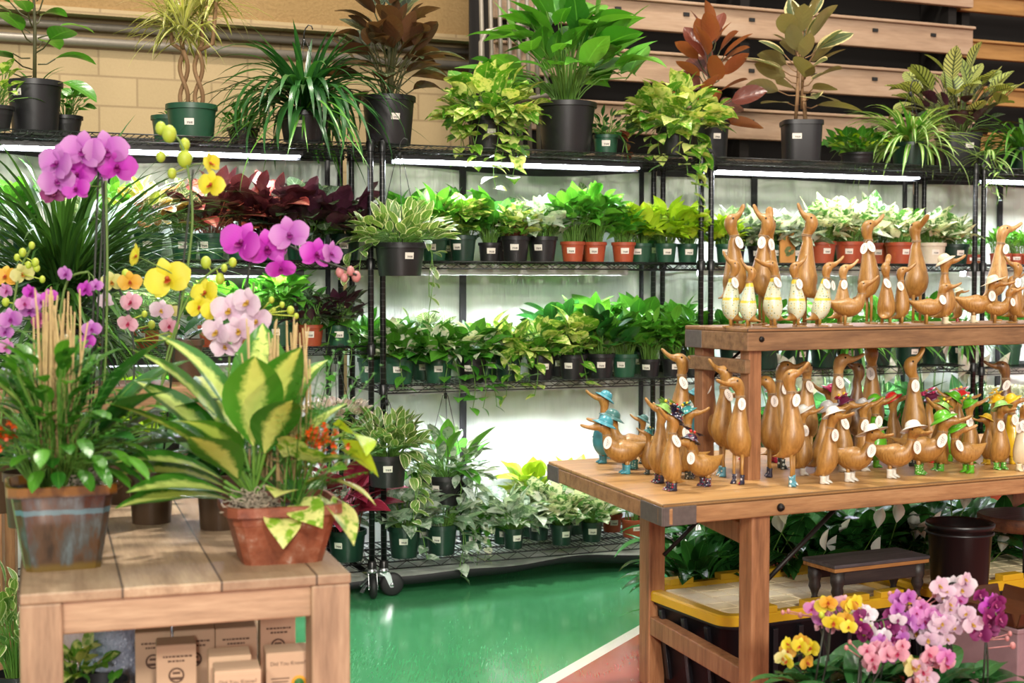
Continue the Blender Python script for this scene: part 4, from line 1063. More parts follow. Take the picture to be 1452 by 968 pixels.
# golden pothos, first
def pothos(label, px, d, z, P, R, H, n, vn, seed, leafn='gold', L=.10, W=.084, hang=None, spill=None, name='potted_pothos', **kw):
    rr = random.Random(seed); z0 = soilz(P)
    vi = spill if spill is not None else [(rr.uniform(-pi, 0), rr.uniform(.1, .3)) for _ in range(vn)]
    return potted(name, label, 'potted plant', rackpt(px, d, z + .0045), P, join(bush(rr, z0, R, H, n, L, W, leafn, 'heart', .8, 1.75, P[0]), vines(rr, z0, P[0], vi, L, W, leafn)), hang=hang, **kw)
pothos('golden pothos trailing over the top shelf just past the double posts', 692, .09, Z1, (.092, .07, .135, 'black'), .23, .22, 150, 0, 21, spill=[(-2.6, .16), (-2.2, .20), (-1.9, .12), (-1.2, .30), (-1.0, .18), (-.7, .26), (-.3, .15), (-2.9, .10), (.2, .12)], stick_dz=.5)
# large philodendron
P = (.138, .105, .225, 'black'); p = rp(803, .15); rr = random.Random(6); z0 = soilz(P)
potted('potted_philodendron', 'biggest plant on the rack tops, glossy broad leaves in a large black pot', 'potted plant', p, P, join(bush(rr, z0, .34, .50, 55, .23, .135, 'fresh', 'heart', .7, 1.45, .06, stemg, 8, 5, .003), bush(rr, z0, .22, .52, 34, .2, .12, 'green', 'heart', .7, 1.2, .06, stemg, 8, 5, .003)), sticker=False)
P = (.06, .048, .09, 'green'); rr = random.Random(7); z0 = soilz(P)
potted('potted_hoya', 'small trailing hoya in a green pot between the big philodendron and a pothos', 'potted plant', rp(859, .15), P, join(bush(rr, z0, .12, .12, 50, .06, .028, 'deep', 'lance', .6, 1.6, .05), vines(rr, z0, .06, [(-.4, .10), (-.1, .12), (.2, .1)], .07, .03, 'burgundy', 'lance')), stick_dz=.55)
pothos('golden pothos spilling over the top shelf above the second pair of posts', 957, .09, Z1, (.088, .07, .13, 'black'), .22, .24, 150, 0, 22, spill=[(-.7, .30), (-.5, .36), (-1.0, .2), (-2.8, .1), (-2.4, .14), (-.2, .18), (-1.5, .12)], sticker=False)
# burgundy rubber plant
P = (.098, .08, .20, 'black'); rr = random.Random(8); z0 = soilz(P)
potted('potted_rubber_plant', 'burgundy leaved rubber plant in a black pot', 'potted plant', rp(1006, .32), P, join(rosette(rr, z0, .22, 30, .20, .125, 'burgundy', 'oval', .44, .25, 5, stemd, (.15, 1.4), roll=1.3), ), stick_dz=.6)
# variegated rubber plant
P = (.098, .084, .198, 'black'); rr = random.Random(9); z0 = soilz(P)
a_ = rosette(rr, z0 + .08, .22, 36, .21, .115, 'ficus', 'oval', .42, .3, 5, stemb, (.2, 1.5), roll=1.3)
sm = MB(); sm.tube([(-.03, 0, z0), (-.02, 0, z0 + .15), (-.01, .01, z0 + .4)], .009, 8); sm.tube([(.02, 0, z0), (.01, 0, z0 + .15)], .010, 8)
potted('potted_rubber_plant', 'cream-edged variegated rubber plant in a ribbed square black pot', 'potted plant', rp(1136, .14), P, join(a_, [('stems', sm, stemb)]), sq=5, stick_dz=.6)
P = (.09, .07, .06, 'black'); rr = random.Random(10)
potted('potted_pothos', 'low trailing leafy plant beside the square pot of the variegated rubber plant', 'potted plant', rp(1216, .18), P, join(bush(rr, soilz(P), .17, .12, 90, .06, .045, 'green', pr=.06), bush(rr, soilz(P), .17, .10, 50, .06, .035, 'lime', 'lance', pr=.06)), sticker=False)
P = (.093, .078, .115, 'darkgreen'); rr = random.Random(11); z0 = soilz(P); p = rp(1290, .12)
potted('spider_plant', 'bright green spider plant in a dark green pot on the rack top', 'potted plant', p, P, join(straps(rr, z0, 110, .40, .022, 'spiderlight', .05, 1.35, 2.2, .05, 10), straps(rr, z0, 40, .28, .02, 'spider', 0, .8, 1.0, .04)), sticker=False, hang=p.z + .42)
P = (.108, .09, .19, 'black'); rr = random.Random(12); z0 = soilz(P)
potted('zebra_calathea', 'zebra striped calathea in a square black pot', 'potted plant', rp(1358, .26), P, join(bush(rr, z0, .30, .40, 60, .17, .10, 'zebra', 'oval', .6, 1.35, .06, stemd, 8, 5, .003), bush(rr, z0, .2, .25, 30, .12, .07, 'dark', 'oval', .6, 1.5, .06)), sq=5, stick_dz=.65)
P = (.05, .04, .06, 'black'); rr = random.Random(13); z0 = soilz(P)
potted('spider_plantlet', 'small pot trailing pale runners over the shelf edge by the last posts', 'potted plant', rp(1398, .05), P, join(straps(rr, z0, 30, .2, .012, 'spiderlight', .6, 1.6, 2.0), vines(rr, z0, .05, [(-1.6, .16), (-1.2, .22), (-2.0, .12)], .08, .014, 'spiderlight', 'strap', .02)), sticker=False)
P = (.093, .078, .12, 'darkgreen'); rr = random.Random(14); z0 = soilz(P)
potted('spider_plant', 'darker spider plant cut by the edge of view on the last rack top', 'potted plant', rp(1450, .16), P, straps(rr, z0, 120, .42, .022, 'spider', .05, 1.4, 2.2, .05, 10), sticker=False)
# ================================================================== plants on the lower shelves
def K(kind, rr, z0, s, pr):
    B = lambda *a, **k: bush(rr, z0, *a, pr=pr, **k)
    if kind == 'begonia':    return B(.17 * s, .17 * s, 85, .11 * s, .085 * s, 'dark', 'round', .7, 1.6, nseg=6, cols=5, wave=.03)
    if kind == 'redleaf':    return B(.13 * s, .18 * s, 60, .105 * s, .07 * s, 'red', 'lance', .5, 1.4, stem=stemr, cols=5)
    if kind == 'coleus':     return B(.14 * s, .18 * s, 80, .08 * s, .05 * s, 'coleus', 'oval', .5, 1.5)
    if kind == 'whiteleaf':  return B(.13 * s, .20 * s, 80, .075 * s, .05 * s, 'fittoniaw', 'oval', .5, 1.4)
    if kind == 'fittonia':   return B(.14 * s, .10 * s, 170, .042 * s, .030 * s, 'fittonia', 'oval', .4, 1.6)
    if kind == 'greenbush':  return B(.13 * s, .19 * s, 80, .10 * s, .055 * s, 'fresh', 'lance', .7, 1.4)
    if kind == 'darkbush':   return B(.12 * s, .17 * s, 60, .11 * s, .055 * s, 'dark', 'lance', .8, 1.4, cols=5)
    if kind == 'peperomia':  return B(.15 * s, .15 * s, 120, .075 * s, .042 * s, 'edge', 'oval', .4, 1.5)
    if kind == 'syngonium':  return B(.13 * s, .22 * s, 60, .12 * s, .085 * s, 'green', 'heart', .8, 1.25, cols=5)
    if kind == 'syngfresh':  return B(.13 * s, .22 * s, 65, .12 * s, .085 * s, 'fresh', 'heart', .8, 1.25, cols=5)
    if kind == 'goldheart':  return B(.12 * s, .20 * s, 60, .11 * s, .09 * s, 'gold', 'heart', .8, 1.4, cols=5)
    if kind == 'lime':       return B(.13 * s, .21 * s, 60, .11 * s, .085 * s, 'lime', 'heart', .8, 1.35, cols=5)
    if kind == 'marble':     return B(.13 * s, .20 * s, 75, .11 * s, .075 * s, 'marble', 'heart', .7, 1.4, cols=5)
    if kind == 'silver':     return B(.14 * s, .18 * s, 65, .11 * s, .085 * s, 'silver', 'heart', .8, 1.5, cols=5)
    if kind == 'tallgreen':  return B(.15 * s, .30 * s, 90, .14 * s, .075 * s, 'fresh', 'lance', .9, 1.15, cols=5)
    if kind == 'deep':       return B(.15 * s, .22 * s, 45, .17 * s, .095 * s, 'deep', 'oval', .6, 1.35, cols=5, nseg=8)
    if kind == 'caladium':   return B(.13 * s, .20 * s, 40, .13 * s, .09 * s, 'pink', 'heart', .7, 1.3, stem=stemr, cols=5)
    if kind == 'peach':      return join(B(.13 * s, .18 * s, 45, .12 * s, .085 * s, 'gold', 'heart', .8, 1.5, cols=5, stem=stemr), B(.12 * s, .20 * s, 25, .10 * s, .05 * s, 'marble', 'lance', .7, 1.3, stem=stemr))
    if kind == 'seedling':   return B(.05 * s, .10 * s, 26, .05 * s, .022 * s, 'fresh', 'oval', .4, 1.0)
    if kind == 'trail':      return join(B(.15 * s, .15 * s, 80, .10 * s, .075 * s, 'green', 'heart', .8, 1.6, cols=5), B(.14 * s, .16 * s, 40, .09 * s, .065 * s, 'marble', 'heart', .7, 1.5))
    if kind == 'trailgold':  return join(B(.15 * s, .16 * s, 70, .10 * s, .08 * s, 'gold', 'heart', .8, 1.6, cols=5), B(.12 * s, .12 * s, 30, .09 * s, .07 * s, 'green', 'heart', .7, 1.5))
    if kind == 'spider':     return straps(rr, z0, 80, .30 * s, .016, 'spider', .05, 1.4, 2.0, pr * .6, 8)
    if kind == 'lily':       return lily(rr, z0, s)
    raise ValueError(kind)
spathem = leafmat('white spathe', '#e3e8d8', '#f4f4ea', 'plain', '#f4f4ea', .3, vein=0, trans=.25)
def lily(rr, z0, s, n=55, flowers=4, fh=(.39, .5), front=False):
    lf, st = MB(), MB(); spa = []
    for i in range(n):
        a = rr.uniform(0, 2 * pi); th = rr.uniform(.1, 1.05); q = rr.uniform(.7, 1.1) * s
        b = V((math.cos(a) * .03, math.sin(a) * .03, z0)); d = sph(a, th * .55); p = b + d * (.22 * q)
        st.tube([b, (b + p) / 2, p], .0026, 4, False)
        leaf(lf, p, sph(a, th * .8 + .1), .24 * q, .075 * q, 'lance', rr.uniform(.6, 1.5), .25, rr.uniform(-.3, .3), 8, 5)
    for i in range(flowers):
        a = rr.uniform(-2.6, -.5) if front else rr.uniform(0, 2 * pi); d = sph(a, rr.uniform(.45, .85) if front else rr.uniform(.05, .4)); b = V((0, 0, z0)); p = b + d * (s * rr.uniform(*fh))
        st.tube([b, p], .0022, 4, False)
        sp_ = MB(); spa.append(('spathe', sp_, spathem))
        q = .72 if front else 1; leaf(sp_, p, sph(a, rr.uniform(.0, .4)), .11 * s * q, .06 * s * q, 'lance', rr.uniform(-.3, .3), .5, rr.uniform(-1, 1), 6, 5, cup=.6)
    return [('stems', st, stemg), ('foliage', lf, LM('lily'))] + spa
KNAME = dict(begonia='potted_begonia', redleaf='potted_croton', coleus='potted_coleus', whiteleaf='potted_fittonia', fittonia='potted_fittonia', greenbush='potted_foliage_plant', darkbush='potted_foliage_plant', peperomia='potted_peperomia', syngonium='potted_syngonium', syngfresh='potted_syngonium',
             goldheart='potted_pothos', lime='potted_pothos', marble='potted_pothos', silver='potted_pothos', tallgreen='potted_foliage_plant', deep='potted_philodendron', caladium='potted_caladium', peach='potted_syngonium', seedling='potted_seedling', trail='potted_pothos', trailgold='potted_pothos', spider='spider_plant', lily='potted_peace_lily')
def S(px, d, z, kind, pot, s, label, vn=None, vl='green', seed=0, **kw):
    rr = random.Random(int(px) * 7 + int(z * 100) + seed); z0 = soilz(pot)
    parts = K(kind, rr, z0, s, pot[0])
    if vn: parts = join(parts, vines(rr, z0, pot[0], vn, .085 * s, .07 * s, vl))
    return potted(KNAME[kind], label, 'potted plant', rackpt(px, d, z + .0045), pot, parts, yaw=rr.uniform(-.4, .4), **kw)
PG = (.060, .045, .105, 'green'); PB = (.066, .05, .11, 'black'); PTc = (.056, .042, .088, 'terra'); PGs = (.052, .040, .085, 'green'); PD = (.062, .047, .11, 'darkgreen'); PBs = (.05, .04, .08, 'black'); PN = (.042, .036, .085, 'green'); PTs = (.03, .024, .05, 'terra')
ON2 = 'second shelf'
# ---- rack of red foliage plants, second shelf
S(20, .12, Z2, 'greenbush', PG, 1, 'green bushy plant nearest the wall end of the red foliage shelf')
S(95, .2, Z2, 'whiteleaf', PG, 1, 'pale leaved plant half hidden behind the lavender orchid, red foliage shelf')
S(165, .2, Z2, 'greenbush', PG, 1, 'green plant behind the long grass leaves on the red foliage shelf', sticker=False)
S(212, .15, Z2, 'coleus', PG, 1.1, 'orange and white coleus behind the yellow orchid buds')
S(262, .2, Z2, 'whiteleaf', PG, 1.0, 'white veined plant between the coleus and the red leaved croton')
S(300, .12, Z2, 'redleaf', PG, 1.15, 'rust red leaved plant in a green pot behind the tall yellow orchid')
S(341, .14, Z2, 'redleaf', PG, 1.1, 'dark wine leaved plant, middle one of the red foliage plants')
S(387, .10, Z2, 'redleaf', PG, 1.2, 'coral centred dark leaved plant above the magenta orchid')
S(424, .25, Z2, 'whiteleaf', PG, 1.1, 'silvery white leaved plant behind the dark begonia')
S(440, .10, Z2, 'begonia', (.066, .05, .11, 'green'), 1.1, 'dark begonia mound over the magenta orchid tip, nearer the red plants')
S(490, .13, Z2, 'begonia', (.066, .05, .11, 'darkgreen'), 1.0, 'dark begonia mound closest to the double posts')
# third shelf of that rack
z3 = 1.052
S(60, .15, z3, 'greenbush', PG, .9, 'green plant low behind the small pink orchids')
S(130, .15, z3, 'whiteleaf', PTc, .9, 'white leaved plant in terracotta behind the pink flower cluster')
S(208, .15, z3, 'whiteleaf', PTc, 1.0, 'white speckled plant in terracotta seen behind the yellow side flower')
S(300, .15, z3, 'greenbush', PTc, .9, 'green plant in terracotta behind the pale lilac orchid')
S(352, .16, z3, 'greenbush', PG, .9, 'green plant in green pot just before the three pots by the rack posts')
S(398, .14, z3, 'tallgreen', PG, .78, 'light green lance leaved plant beside the dark leaved terracotta pot')
S(441, .08, z3, 'darkbush', PTc, .8, 'dark bronze leaved plant in a terracotta pot near the rack posts', seed=3)
S(480, .08, z3, 'darkbush', PGs, .85, 'dark crinkled plant in a small green pot against the rack posts', vn=[(-.6, .18), (-1.6, .25)], vl='green')
S(425, .3, z3, 'greenbush', PTc, .8, 'green plant behind the bronze leaved terracotta pot', sticker=False)
# lower shelf, seen beside the bowl of dieffenbachia
S(492, .10, Z4, 'caladium', (.085, .065, .13, 'darkgreen'), 1.3, 'magenta and green striped plant low down beside the near table corner')
S(438, .12, Z4, 'silver', (.07, .055, .12, 'black'), 1.2, 'silver leaved plant low behind the terracotta bowl')
S(400, .2, Z4, 'greenbush', PG, 1.3, 'green plant on the bottom shelf behind the terracotta bowl', sticker=False)
for i, (px, kd) in enumerate(((10, 'greenbush'), (90, 'whiteleaf'), (175, 'lime'), (235, 'fresh'), (300, 'greenbush'))):
    if kd == 'fresh': kd = 'syngfresh'
    S(px, .2, .60, kd, PB, 1.0, ['dim green plant on the crate shelf at the wall end', 'pale leaved plant on the crate shelf behind the glazed bowl', 'lime plant seen between the orchid stems on the crate shelf', 'bright green plant glowing behind the wooden block on the crate shelf', 'green plant on the crate shelf behind the dieffenbachia'][i], sticker=False)
# a low plank shelf that carries them
pk = empty('crate_shelf', rackpt(-20, .06, 0), ROWANG, 'low dark plank shelf standing inside the rack behind the orchids', 'shelf')
MB().box((.6, .17, .59), (1.15, .30, .02)).build('board', rwood, pk, False, .003)
for x in (.05, 1.15): MB().box((x, .17, .365), (.03, .28, .43)).build('side_panel', rwood, pk, False, .003)
# pots hung on the posts and shelves
def hung(px, d, zb, pot, parts, label, name, hook):
    p = rackpt(px, d, zb); return potted(name, label, 'hanging plant', p, pot, parts, hang=hook, stick_dz=.6, yaw=.2)
rr = random.Random(31); P = (.108, .086, .135, 'black'); z0 = soilz(P)
hung(567, -.13, rackpt(567, -.13, 0).z + ony(567, 391, 5.77).z, P, join(bush(rr, z0, .20, .16, 170, .085, .042, 'edge', 'oval', .4, 1.5, .09), vines(rr, z0, .108, [(-2.9, .10), (2.9, .14), (-2.5, .1)], .09, .045, 'edge', 'oval', .05, .10), vines(rr, z0, .108, [(-.5, .36), (-.35, .18)], .08, .04, 'edge', 'oval', .06)), 'hanging pot of cream edged hoya slung before the double posts below the top shelf', 'hanging_hoya', Z1 + .005)
rr = random.Random(32); P = (.086, .068, .13, 'black'); z0 = soilz(P)
hung(549, -.11, ony(549, 688, 5.79).z, P, join(bush(rr, z0, .17, .17, 150, .085, .042, 'edge', 'oval', .4, 1.3, .08), vines(rr, z0, .086, [(-.6, .28), (-.3, .22), (-.9, .14), (-.1, .18), (.1, .2)], .085, .045, 'edge', 'oval', .045, .05)), 'hanging pot of cream edged hoya lower down, beside the caster rack post', 'hanging_hoya', Z3 + .005)
rr = random.Random(33); P = (.105, .08, .13, 'black'); z0 = soilz(P)
hung(632, .12, ony(632, 715, 6.1).z, P, join(bush(rr, z0, .12, .14, 14, .20, .085, 'fresh', 'oval', .6, 1.2, .05, cols=5, nseg=8), bush(rr, z0, .19, .20, 90, .10, .045, 'silver', 'lance', .5, 1.6, .09), vines(rr, z0, .105, [(-.3, .28), (0, .3), (-.7, .22), (-1.2, .12)], .10, .05, 'silver', 'lance')), 'hanging pot with broad green leaves above silver trailing ones, under the third shelf', 'hanging_orchid', Z3 + .005)
rr = random.Random(34); P = (.08, .06, .055, 'black'); z0 = soilz(P)
hung(476, .02, ony(476, 606, 5.77).z, P, bush(rr, z0, .14, .055, 170, .045, .032, 'fittonia', 'oval', .4, 1.55, .08), 'flat hanging dish of pink and white fittonia by the rack posts', 'hanging_fittonia', 1.052 + .005)
# ---- rack on the open floor, second shelf
R2 = [(574, .30, 'syngonium', PG, 1.0, 'green arrowhead plant behind the hanging hoya on the second shelf'),
      (616, .10, 'syngfresh', PG, .95, 'green arrowhead plant in a green pot, first clear pot past the hanging hoya'),
      (656, .09, 'goldheart', PD, 1.0, 'yellow green heart leaved plant in a dark green pot, second shelf'),
      (640, .30, 'syngonium', PG, 1.05, 'green leafy plant in the back row behind the heart leaved pots'),
      (694, .10, 'syngonium', PBs, 1.0, 'dark green arrowhead plant in a small black pot beside the peach leaved one'),
      (731, .09, 'peach', PB, .95, 'peach and green arrowhead plant in a black pot, second shelf middle'),
      (712, .30, 'deep', PB, .7, 'deep green plant at the back of the second shelf middle'),
      (770, .09, 'silver', PB, 1.05, 'silver veined plant in a black pot next to the terracotta pots'),
      (768, .30, 'marble', PB, 1.1, 'white marbled plant behind the silver veined one'),
      (812, .07, 'tallgreen', PTc, .82, 'tall leafy plant in the first terracotta pot'),
      (843, .10, 'tallgreen', PTc, .95, 'tallest bushy plant on the second shelf, stems bare above terracotta'),
      (825, .30, 'whiteleaf', PTc, 1.4, 'pale leaved plant behind the first terracotta pots'),
      (884, .07, 'syngfresh', PTc, .8, 'fresh green plant in the last terracotta pot before the lime ones'),
      (908, .10, 'lime', PGs, .95, 'lime heart leaved plant, nearest the terracotta pots'),
      (944, .09, 'lime', PGs, 1.0, 'lime heart leaved plant, middle one of the lime trio'),
      (975, .09, 'lime', PGs, 1.0, 'lime heart leaved plant beside the second double posts'),
      (930, .30, 'goldheart', PG, 1.0, 'yellow green plant at the back behind the lime trio')]
for px, d, kd, pt, s, lb in R2: S(px, d, Z2, kd, pt, s * .85, lb)
# third shelf
R3 = [(526, .22, 'greenbush', PG, 1.0, 'green plant behind the rack posts on the third shelf', None),
      (566, .08, 'trail', (.072, .052, .115, 'green'), 1.0, 'trailing green plant in a green pot, first on the third shelf', [(-1.2, .08)]),
      (600, .28, 'whiteleaf', PG, 1.2, 'white tipped plant behind the first trailing pots of the third shelf', None),
      (622, .08, 'trail', (.068, .05, .112, 'green'), 1.05, 'silver and green trailing plant with a sticker, second on the third shelf', [(-1.0, .10), (-.5, .14)]),
      (670, .08, 'trail', PB, 1.0, 'green trailing plant with dark leaves hanging below the third shelf', [(-1.9, .18), (-1.4, .2), (-1.1, .12), (-.8, .2)]),
      (690, .30, 'trailgold', PG, 1.1, 'golden trailing plant at the back beside the seam strip', None),
      (721, .09, 'trailgold', PD, 1.0, 'golden trailing plant with leaves dangling, third shelf middle', [(-1.4, .15), (-.9, .1)]),
      (766, .08, 'trailgold', PB, 1.05, 'golden trailing plant whose single leaf hangs under the shelf', [(-1.5, .17), (-2.0, .1)]),
      (792, .28, 'deep', PB, .95, 'deep green broad leaved plant at the back of the third shelf', None),
      (812, .08, 'goldheart', PB, 1.05, 'yellow green heart leaved plant beside the big veined leaves', [(-1.2, .12)]),
      (852, .09, 'deep', PB, .9, 'glossy dark plant drooping two large leaves over the third shelf', None),
      (838, .28, 'syngfresh', PG, 1.3, 'bright green arrowhead plant with one huge veined leaf', None),
      (885, .10, 'syngfresh', PG, 1.0, 'green arrowhead plant in a green pot, first of the stickered four', None),
      (921, .08, 'tallgreen', PBs, .75, 'leafy plant in a black pot, second of the stickered four', None),
      (953, .08, 'tallgreen', PBs, .78, 'leafy plant in a black pot, third of the stickered four', None),
      (983, .08, 'tallgreen', PBs, .74, 'leafy plant in a black pot by the posts, last of the stickered four', None),
      (905, .30, 'syngfresh', PG, 1.2, 'green plant at the back behind the stickered four', None),
      (960, .30, 'syngonium', PG, 1.15, 'dark green plant at the back beside the second double posts', None)]
for px, d, kd, pt, s, lb, v_ in R3: S(px, d, Z3, kd, pt, s * .9, lb, vn=v_, vl='gold' if 'gold' in kd else 'green')
for i, (az, ln) in enumerate(()): pass
# bottom shelf
R4 = [(573, .07, 'silver', (.072, .055, .135, 'darkgreen'), 1.15, 'silver leaved plant in a deep green pot beside the caster post', [(-.6, .1)]),
      (626, .07, 'silver', (.072, .055, .13, 'darkgreen'), 1.2, 'silver leaved plant in a deep green pot, second from the caster post', [(-.4, .14), (-.2, .18)]),
      (598, .28, 'syngonium', PG, 1.2, 'green plant at the back between the two deep green pots', None),
      (668, .15, 'trail', PGs, .95, 'trailing green and white plant with runners over the bottom shelf edge', [(-.8, .12), (-1.2, .14)]),
      (714, .20, 'silver', PGs, 1.0, 'pale silver plant in a small green pot behind the stickered one', None),
      (728, .07, 'silver', (.048, .038, .09, 'darkgreen'), 1.05, 'silver leaved plant in a small stickered pot at the bottom shelf front', None),
      (764, .22, 'marble', (.052, .04, .10, 'darkgreen'), 1.15, 'cream marbled plant in a green pot set back on the bottom shelf', None),
      (796, .07, 'marble', (.053, .04, .092, 'darkgreen'), 1.0, 'cream marbled plant in a stickered green pot at the front edge', None),
      (839, .09, 'marble', (.050, .04, .09, 'darkgreen'), .95, 'cream marbled plant in a plain green pot nearest the duck table', None),
      (815, .30, 'lime', PG, 1.25, 'lime plant glowing at the back of the bottom shelf', None),
      (752, .33, 'lime', PG, 1.3, 'tall lime leaved plant at the back against the white sheet', None),
      (868, .28, 'goldheart', (.05, .04, .085, 'terra'), 1.0, 'yellow green plant in terracotta behind the table corner', None),
      (897, .12, 'seedling', (.056, .044, .082, 'terra'), 1.5, 'small seedling in terracotta under the duck table corner', None),
      (925, .25, 'lime', PG, 1.0, 'lime plant on the bottom shelf hidden behind the duck table leg', None)]
for px, d, kd, pt, s, lb, v_ in R4: S(px, d, Z4, kd, pt, s * .82, lb, vn=v_, vl='silver' if kd == 'silver' else 'marble')
# ---- rack behind the ducks, second shelf
R5 = [(1041, .15, 'silver', (.054, .042, .08, 'black'), 1.1, 'grey green plant in a black pot just past the second double posts', None),
      (1075, .12, 'silver', (.054, .042, .08, 'black'), 1.1, 'grey green plant in a black pot behind the many-tagged duck', None),
      (1030, .05, 'lime', PGs, .75, 'lime heart leaved plant pushed against the second double posts', [(-1.4, .08)]),
      (1105, .10, 'silver', PN, .95, 'broad pale leaved plant in a green pot, cardboard sleeve beside it', None),
      (1131, .10, 'silver', PN, .95, 'broad pale leaved plant in the green pot next to the cardboard sleeve', None),
      (1165, .10, 'marble', (.072, .055, .105, 'terra'), 1.15, 'white marbled plant in the first big terracotta pot', None),
      (1204, .10, 'marble', (.074, .056, .105, 'terra'), 1.25, 'white marbled plant in the second big terracotta pot', None),
      (1242, .24, 'marble', (.072, .055, .105, 'terra'), 1.2, 'white marbled plant in terracotta behind the round-tagged tall duck', None),
      (1275, .10, 'marble', (.072, .055, .105, 'terra'), 1.05, 'white marbled plant in terracotta beside the off-white pot', None),
      (1321, .10, 'marble', (.072, .056, .105, 'white'), 1.0, 'white marbled plant in the only off-white pot', None),
      (1353, .10, 'marble', (.074, .058, .10, 'darkgreen'), .95, 'white marbled plant in a wide green pot by the far double posts', None),
      (1190, .32, 'marble', PG, 1.2, 'white marbled plant in the back row behind the terracotta pots', None),
      (1300, .32, 'greenbush', PG, 1.1, 'green plant in the back row behind the off-white pot', None)]
for px, d, kd, pt, s, lb, v_ in R5: S(px, d, Z2, kd, pt, s * .82, lb, vn=v_, vl='lime')
card = plain('plain brown cardboard', '#c08a4a', .8)
p = rackpt(1116, .045, Z2 + .004); cr = empty('cardboard_sleeve', p, ROWANG, 'tall brown cardboard plant sleeve printed with green leaf shapes', 'cardboard')
MB().box((0, .0, .10), (.085, .012, .20)).build('board', card, cr, False, .002)
lm_ = MB(); r_ = random.Random(3)
for i in range(7):
    leaf(lm_, V((r_.uniform(-.03, .03), -.0075, r_.uniform(.03, .17))), V((r_.uniform(-1, 1), 0, r_.uniform(-.3, 1))), .035, .02, 'oval', 0, 0, pi / 2)
for i, v_ in enumerate(lm_.v): lm_.v[i] = (v_[0], -.0072, v_[2])
lm_.build('leaf_print', plain('printed green', '#6d7a4a', .7), cr, False)
# third shelf behind the ducks
for i, (px, kd, s) in enumerate(((1040, 'trail', 1.0), (1085, 'greenbush', 1.1), (1128, 'spider', .9), (1168, 'trail', 1.1), (1205, 'spider', 1.1), (1245, 'greenbush', 1.0), (1288, 'spider', .9), (1325, 'greenbush', 1.0), (1362, 'spider', .9))):
    S(px, .12, Z3 + .02, kd, (.072, .055, .12, 'darkgreen'), s, [
        'green plant seen through the open end under the raised shelf', 'bushy green plant showing between the speckled ducks', 'grassy plant behind the third speckled duck', 'green and white plant seen behind the last speckled duck',
        'dark grassy plant behind the round-tagged tall duck', 'bushy green plant low behind the plain upright ducks', 'grassy plant low behind the gold-collared tall duck', 'bushy green plant low behind the cream-capped duck', 'grassy plant low beside the far double posts'][i], sticker=i % 2 == 0)
# tall peace lilies standing on the bottom shelf there
for i, px in enumerate((1120, 1185, 1250, 1315, 1365)):
    rr = random.Random(60 + i); P = (.085, .066, .14, 'darkgreen')
    potted('potted_peace_lily', 'white flowered peace lily rising behind the ducks, ' + ['nearest the shelf leg', 'behind the white-hatted ducks', 'behind the green raincoat ducks', 'behind the lone tall duck', 'beside the far double posts'][i], 'potted plant', rackpt(px, .2, Z4 + .0045), P, lily(rr, soilz(P), 1.35, 45, 7), sticker=False)
# last rack
for i, px in enumerate((1412, 1426, 1441, 1456)):
    S(px, .08, Z2, 'seedling', (.031, .026, .055, 'terra'), 1.05, 'small red pot of seedlings, ' + ORD[i + 1] + ' past the last posts', seed=i)
for i, px in enumerate((1418, 1434, 1450)):
    S(px, .22, Z2, 'seedling', (.031, .026, .055, 'terra'), 1.2, 'seedling in a small red pot in the back row, ' + ORD[i + 1] + ' past the last posts', seed=i)
for i, px in enumerate((1376, 1388)):
    S(px, .36, Z2, 'seedling', (.031, .026, .055, 'terra'), 1.0, ['small red seedling pot behind the wide green pot', 'small red seedling pot seen between the far double posts'][i])
S(1432, .2, Z3, 'greenbush', PG, 1.1, 'bushy plant on the last rack behind the cursive-tagged tall duck', sticker=False)
nar = random.Random(70)
def narcissus(rr, z0):
    lf, st = MB(), MB(); fls = []
    for i in range(40): leaf(lf, (rr.uniform(-.04, .04), rr.uniform(-.04, .04), z0), sph(rr.uniform(0, 6.28), rr.uniform(.02, .4)), .42 * rr.uniform(.7, 1.1), .014, 'strap', rr.uniform(.1, .6), .2, 0, 7)
    for i in range(14):
        b = V((rr.uniform(-.04, .04), rr.uniform(-.04, .04), z0)); p = b + sph(rr.uniform(0, 6.28), rr.uniform(0, .25)) * .46
        st.tube([b, p], .002, 4, False); fl_ = MB(); fls.append(('flower', fl_, spathem))
        for j in range(4):
            q = p + V((rr.uniform(-.025, .025), rr.uniform(-.025, .025), rr.uniform(-.02, .02)))
            for m_ in range(6):
                a = m_ * pi / 3; leaf(fl_, q, V((math.cos(a), -.5, math.sin(a))), .022, .013, 'oval', .3, .1, n=3)
    return [('stems', st, stemg), ('foliage', lf, LM('fresh'))] + fls
for i, px in enumerate((1410, 1440)):
    P = (.07, .055, .10, ['terra', 'darkgreen'][i])
    potted('potted_narcissus', ['white flowering narcissus in terracotta behind the yellow raincoat duck', 'white flowering narcissus in a green pot at the edge of view'][i], 'potted plant', rackpt(px, .15, .142 + .0045 + .0), (P[0], P[1], .18, P[3]), narcissus(random.Random(70 + i), soilz((0, 0, .18))), sticker=False)
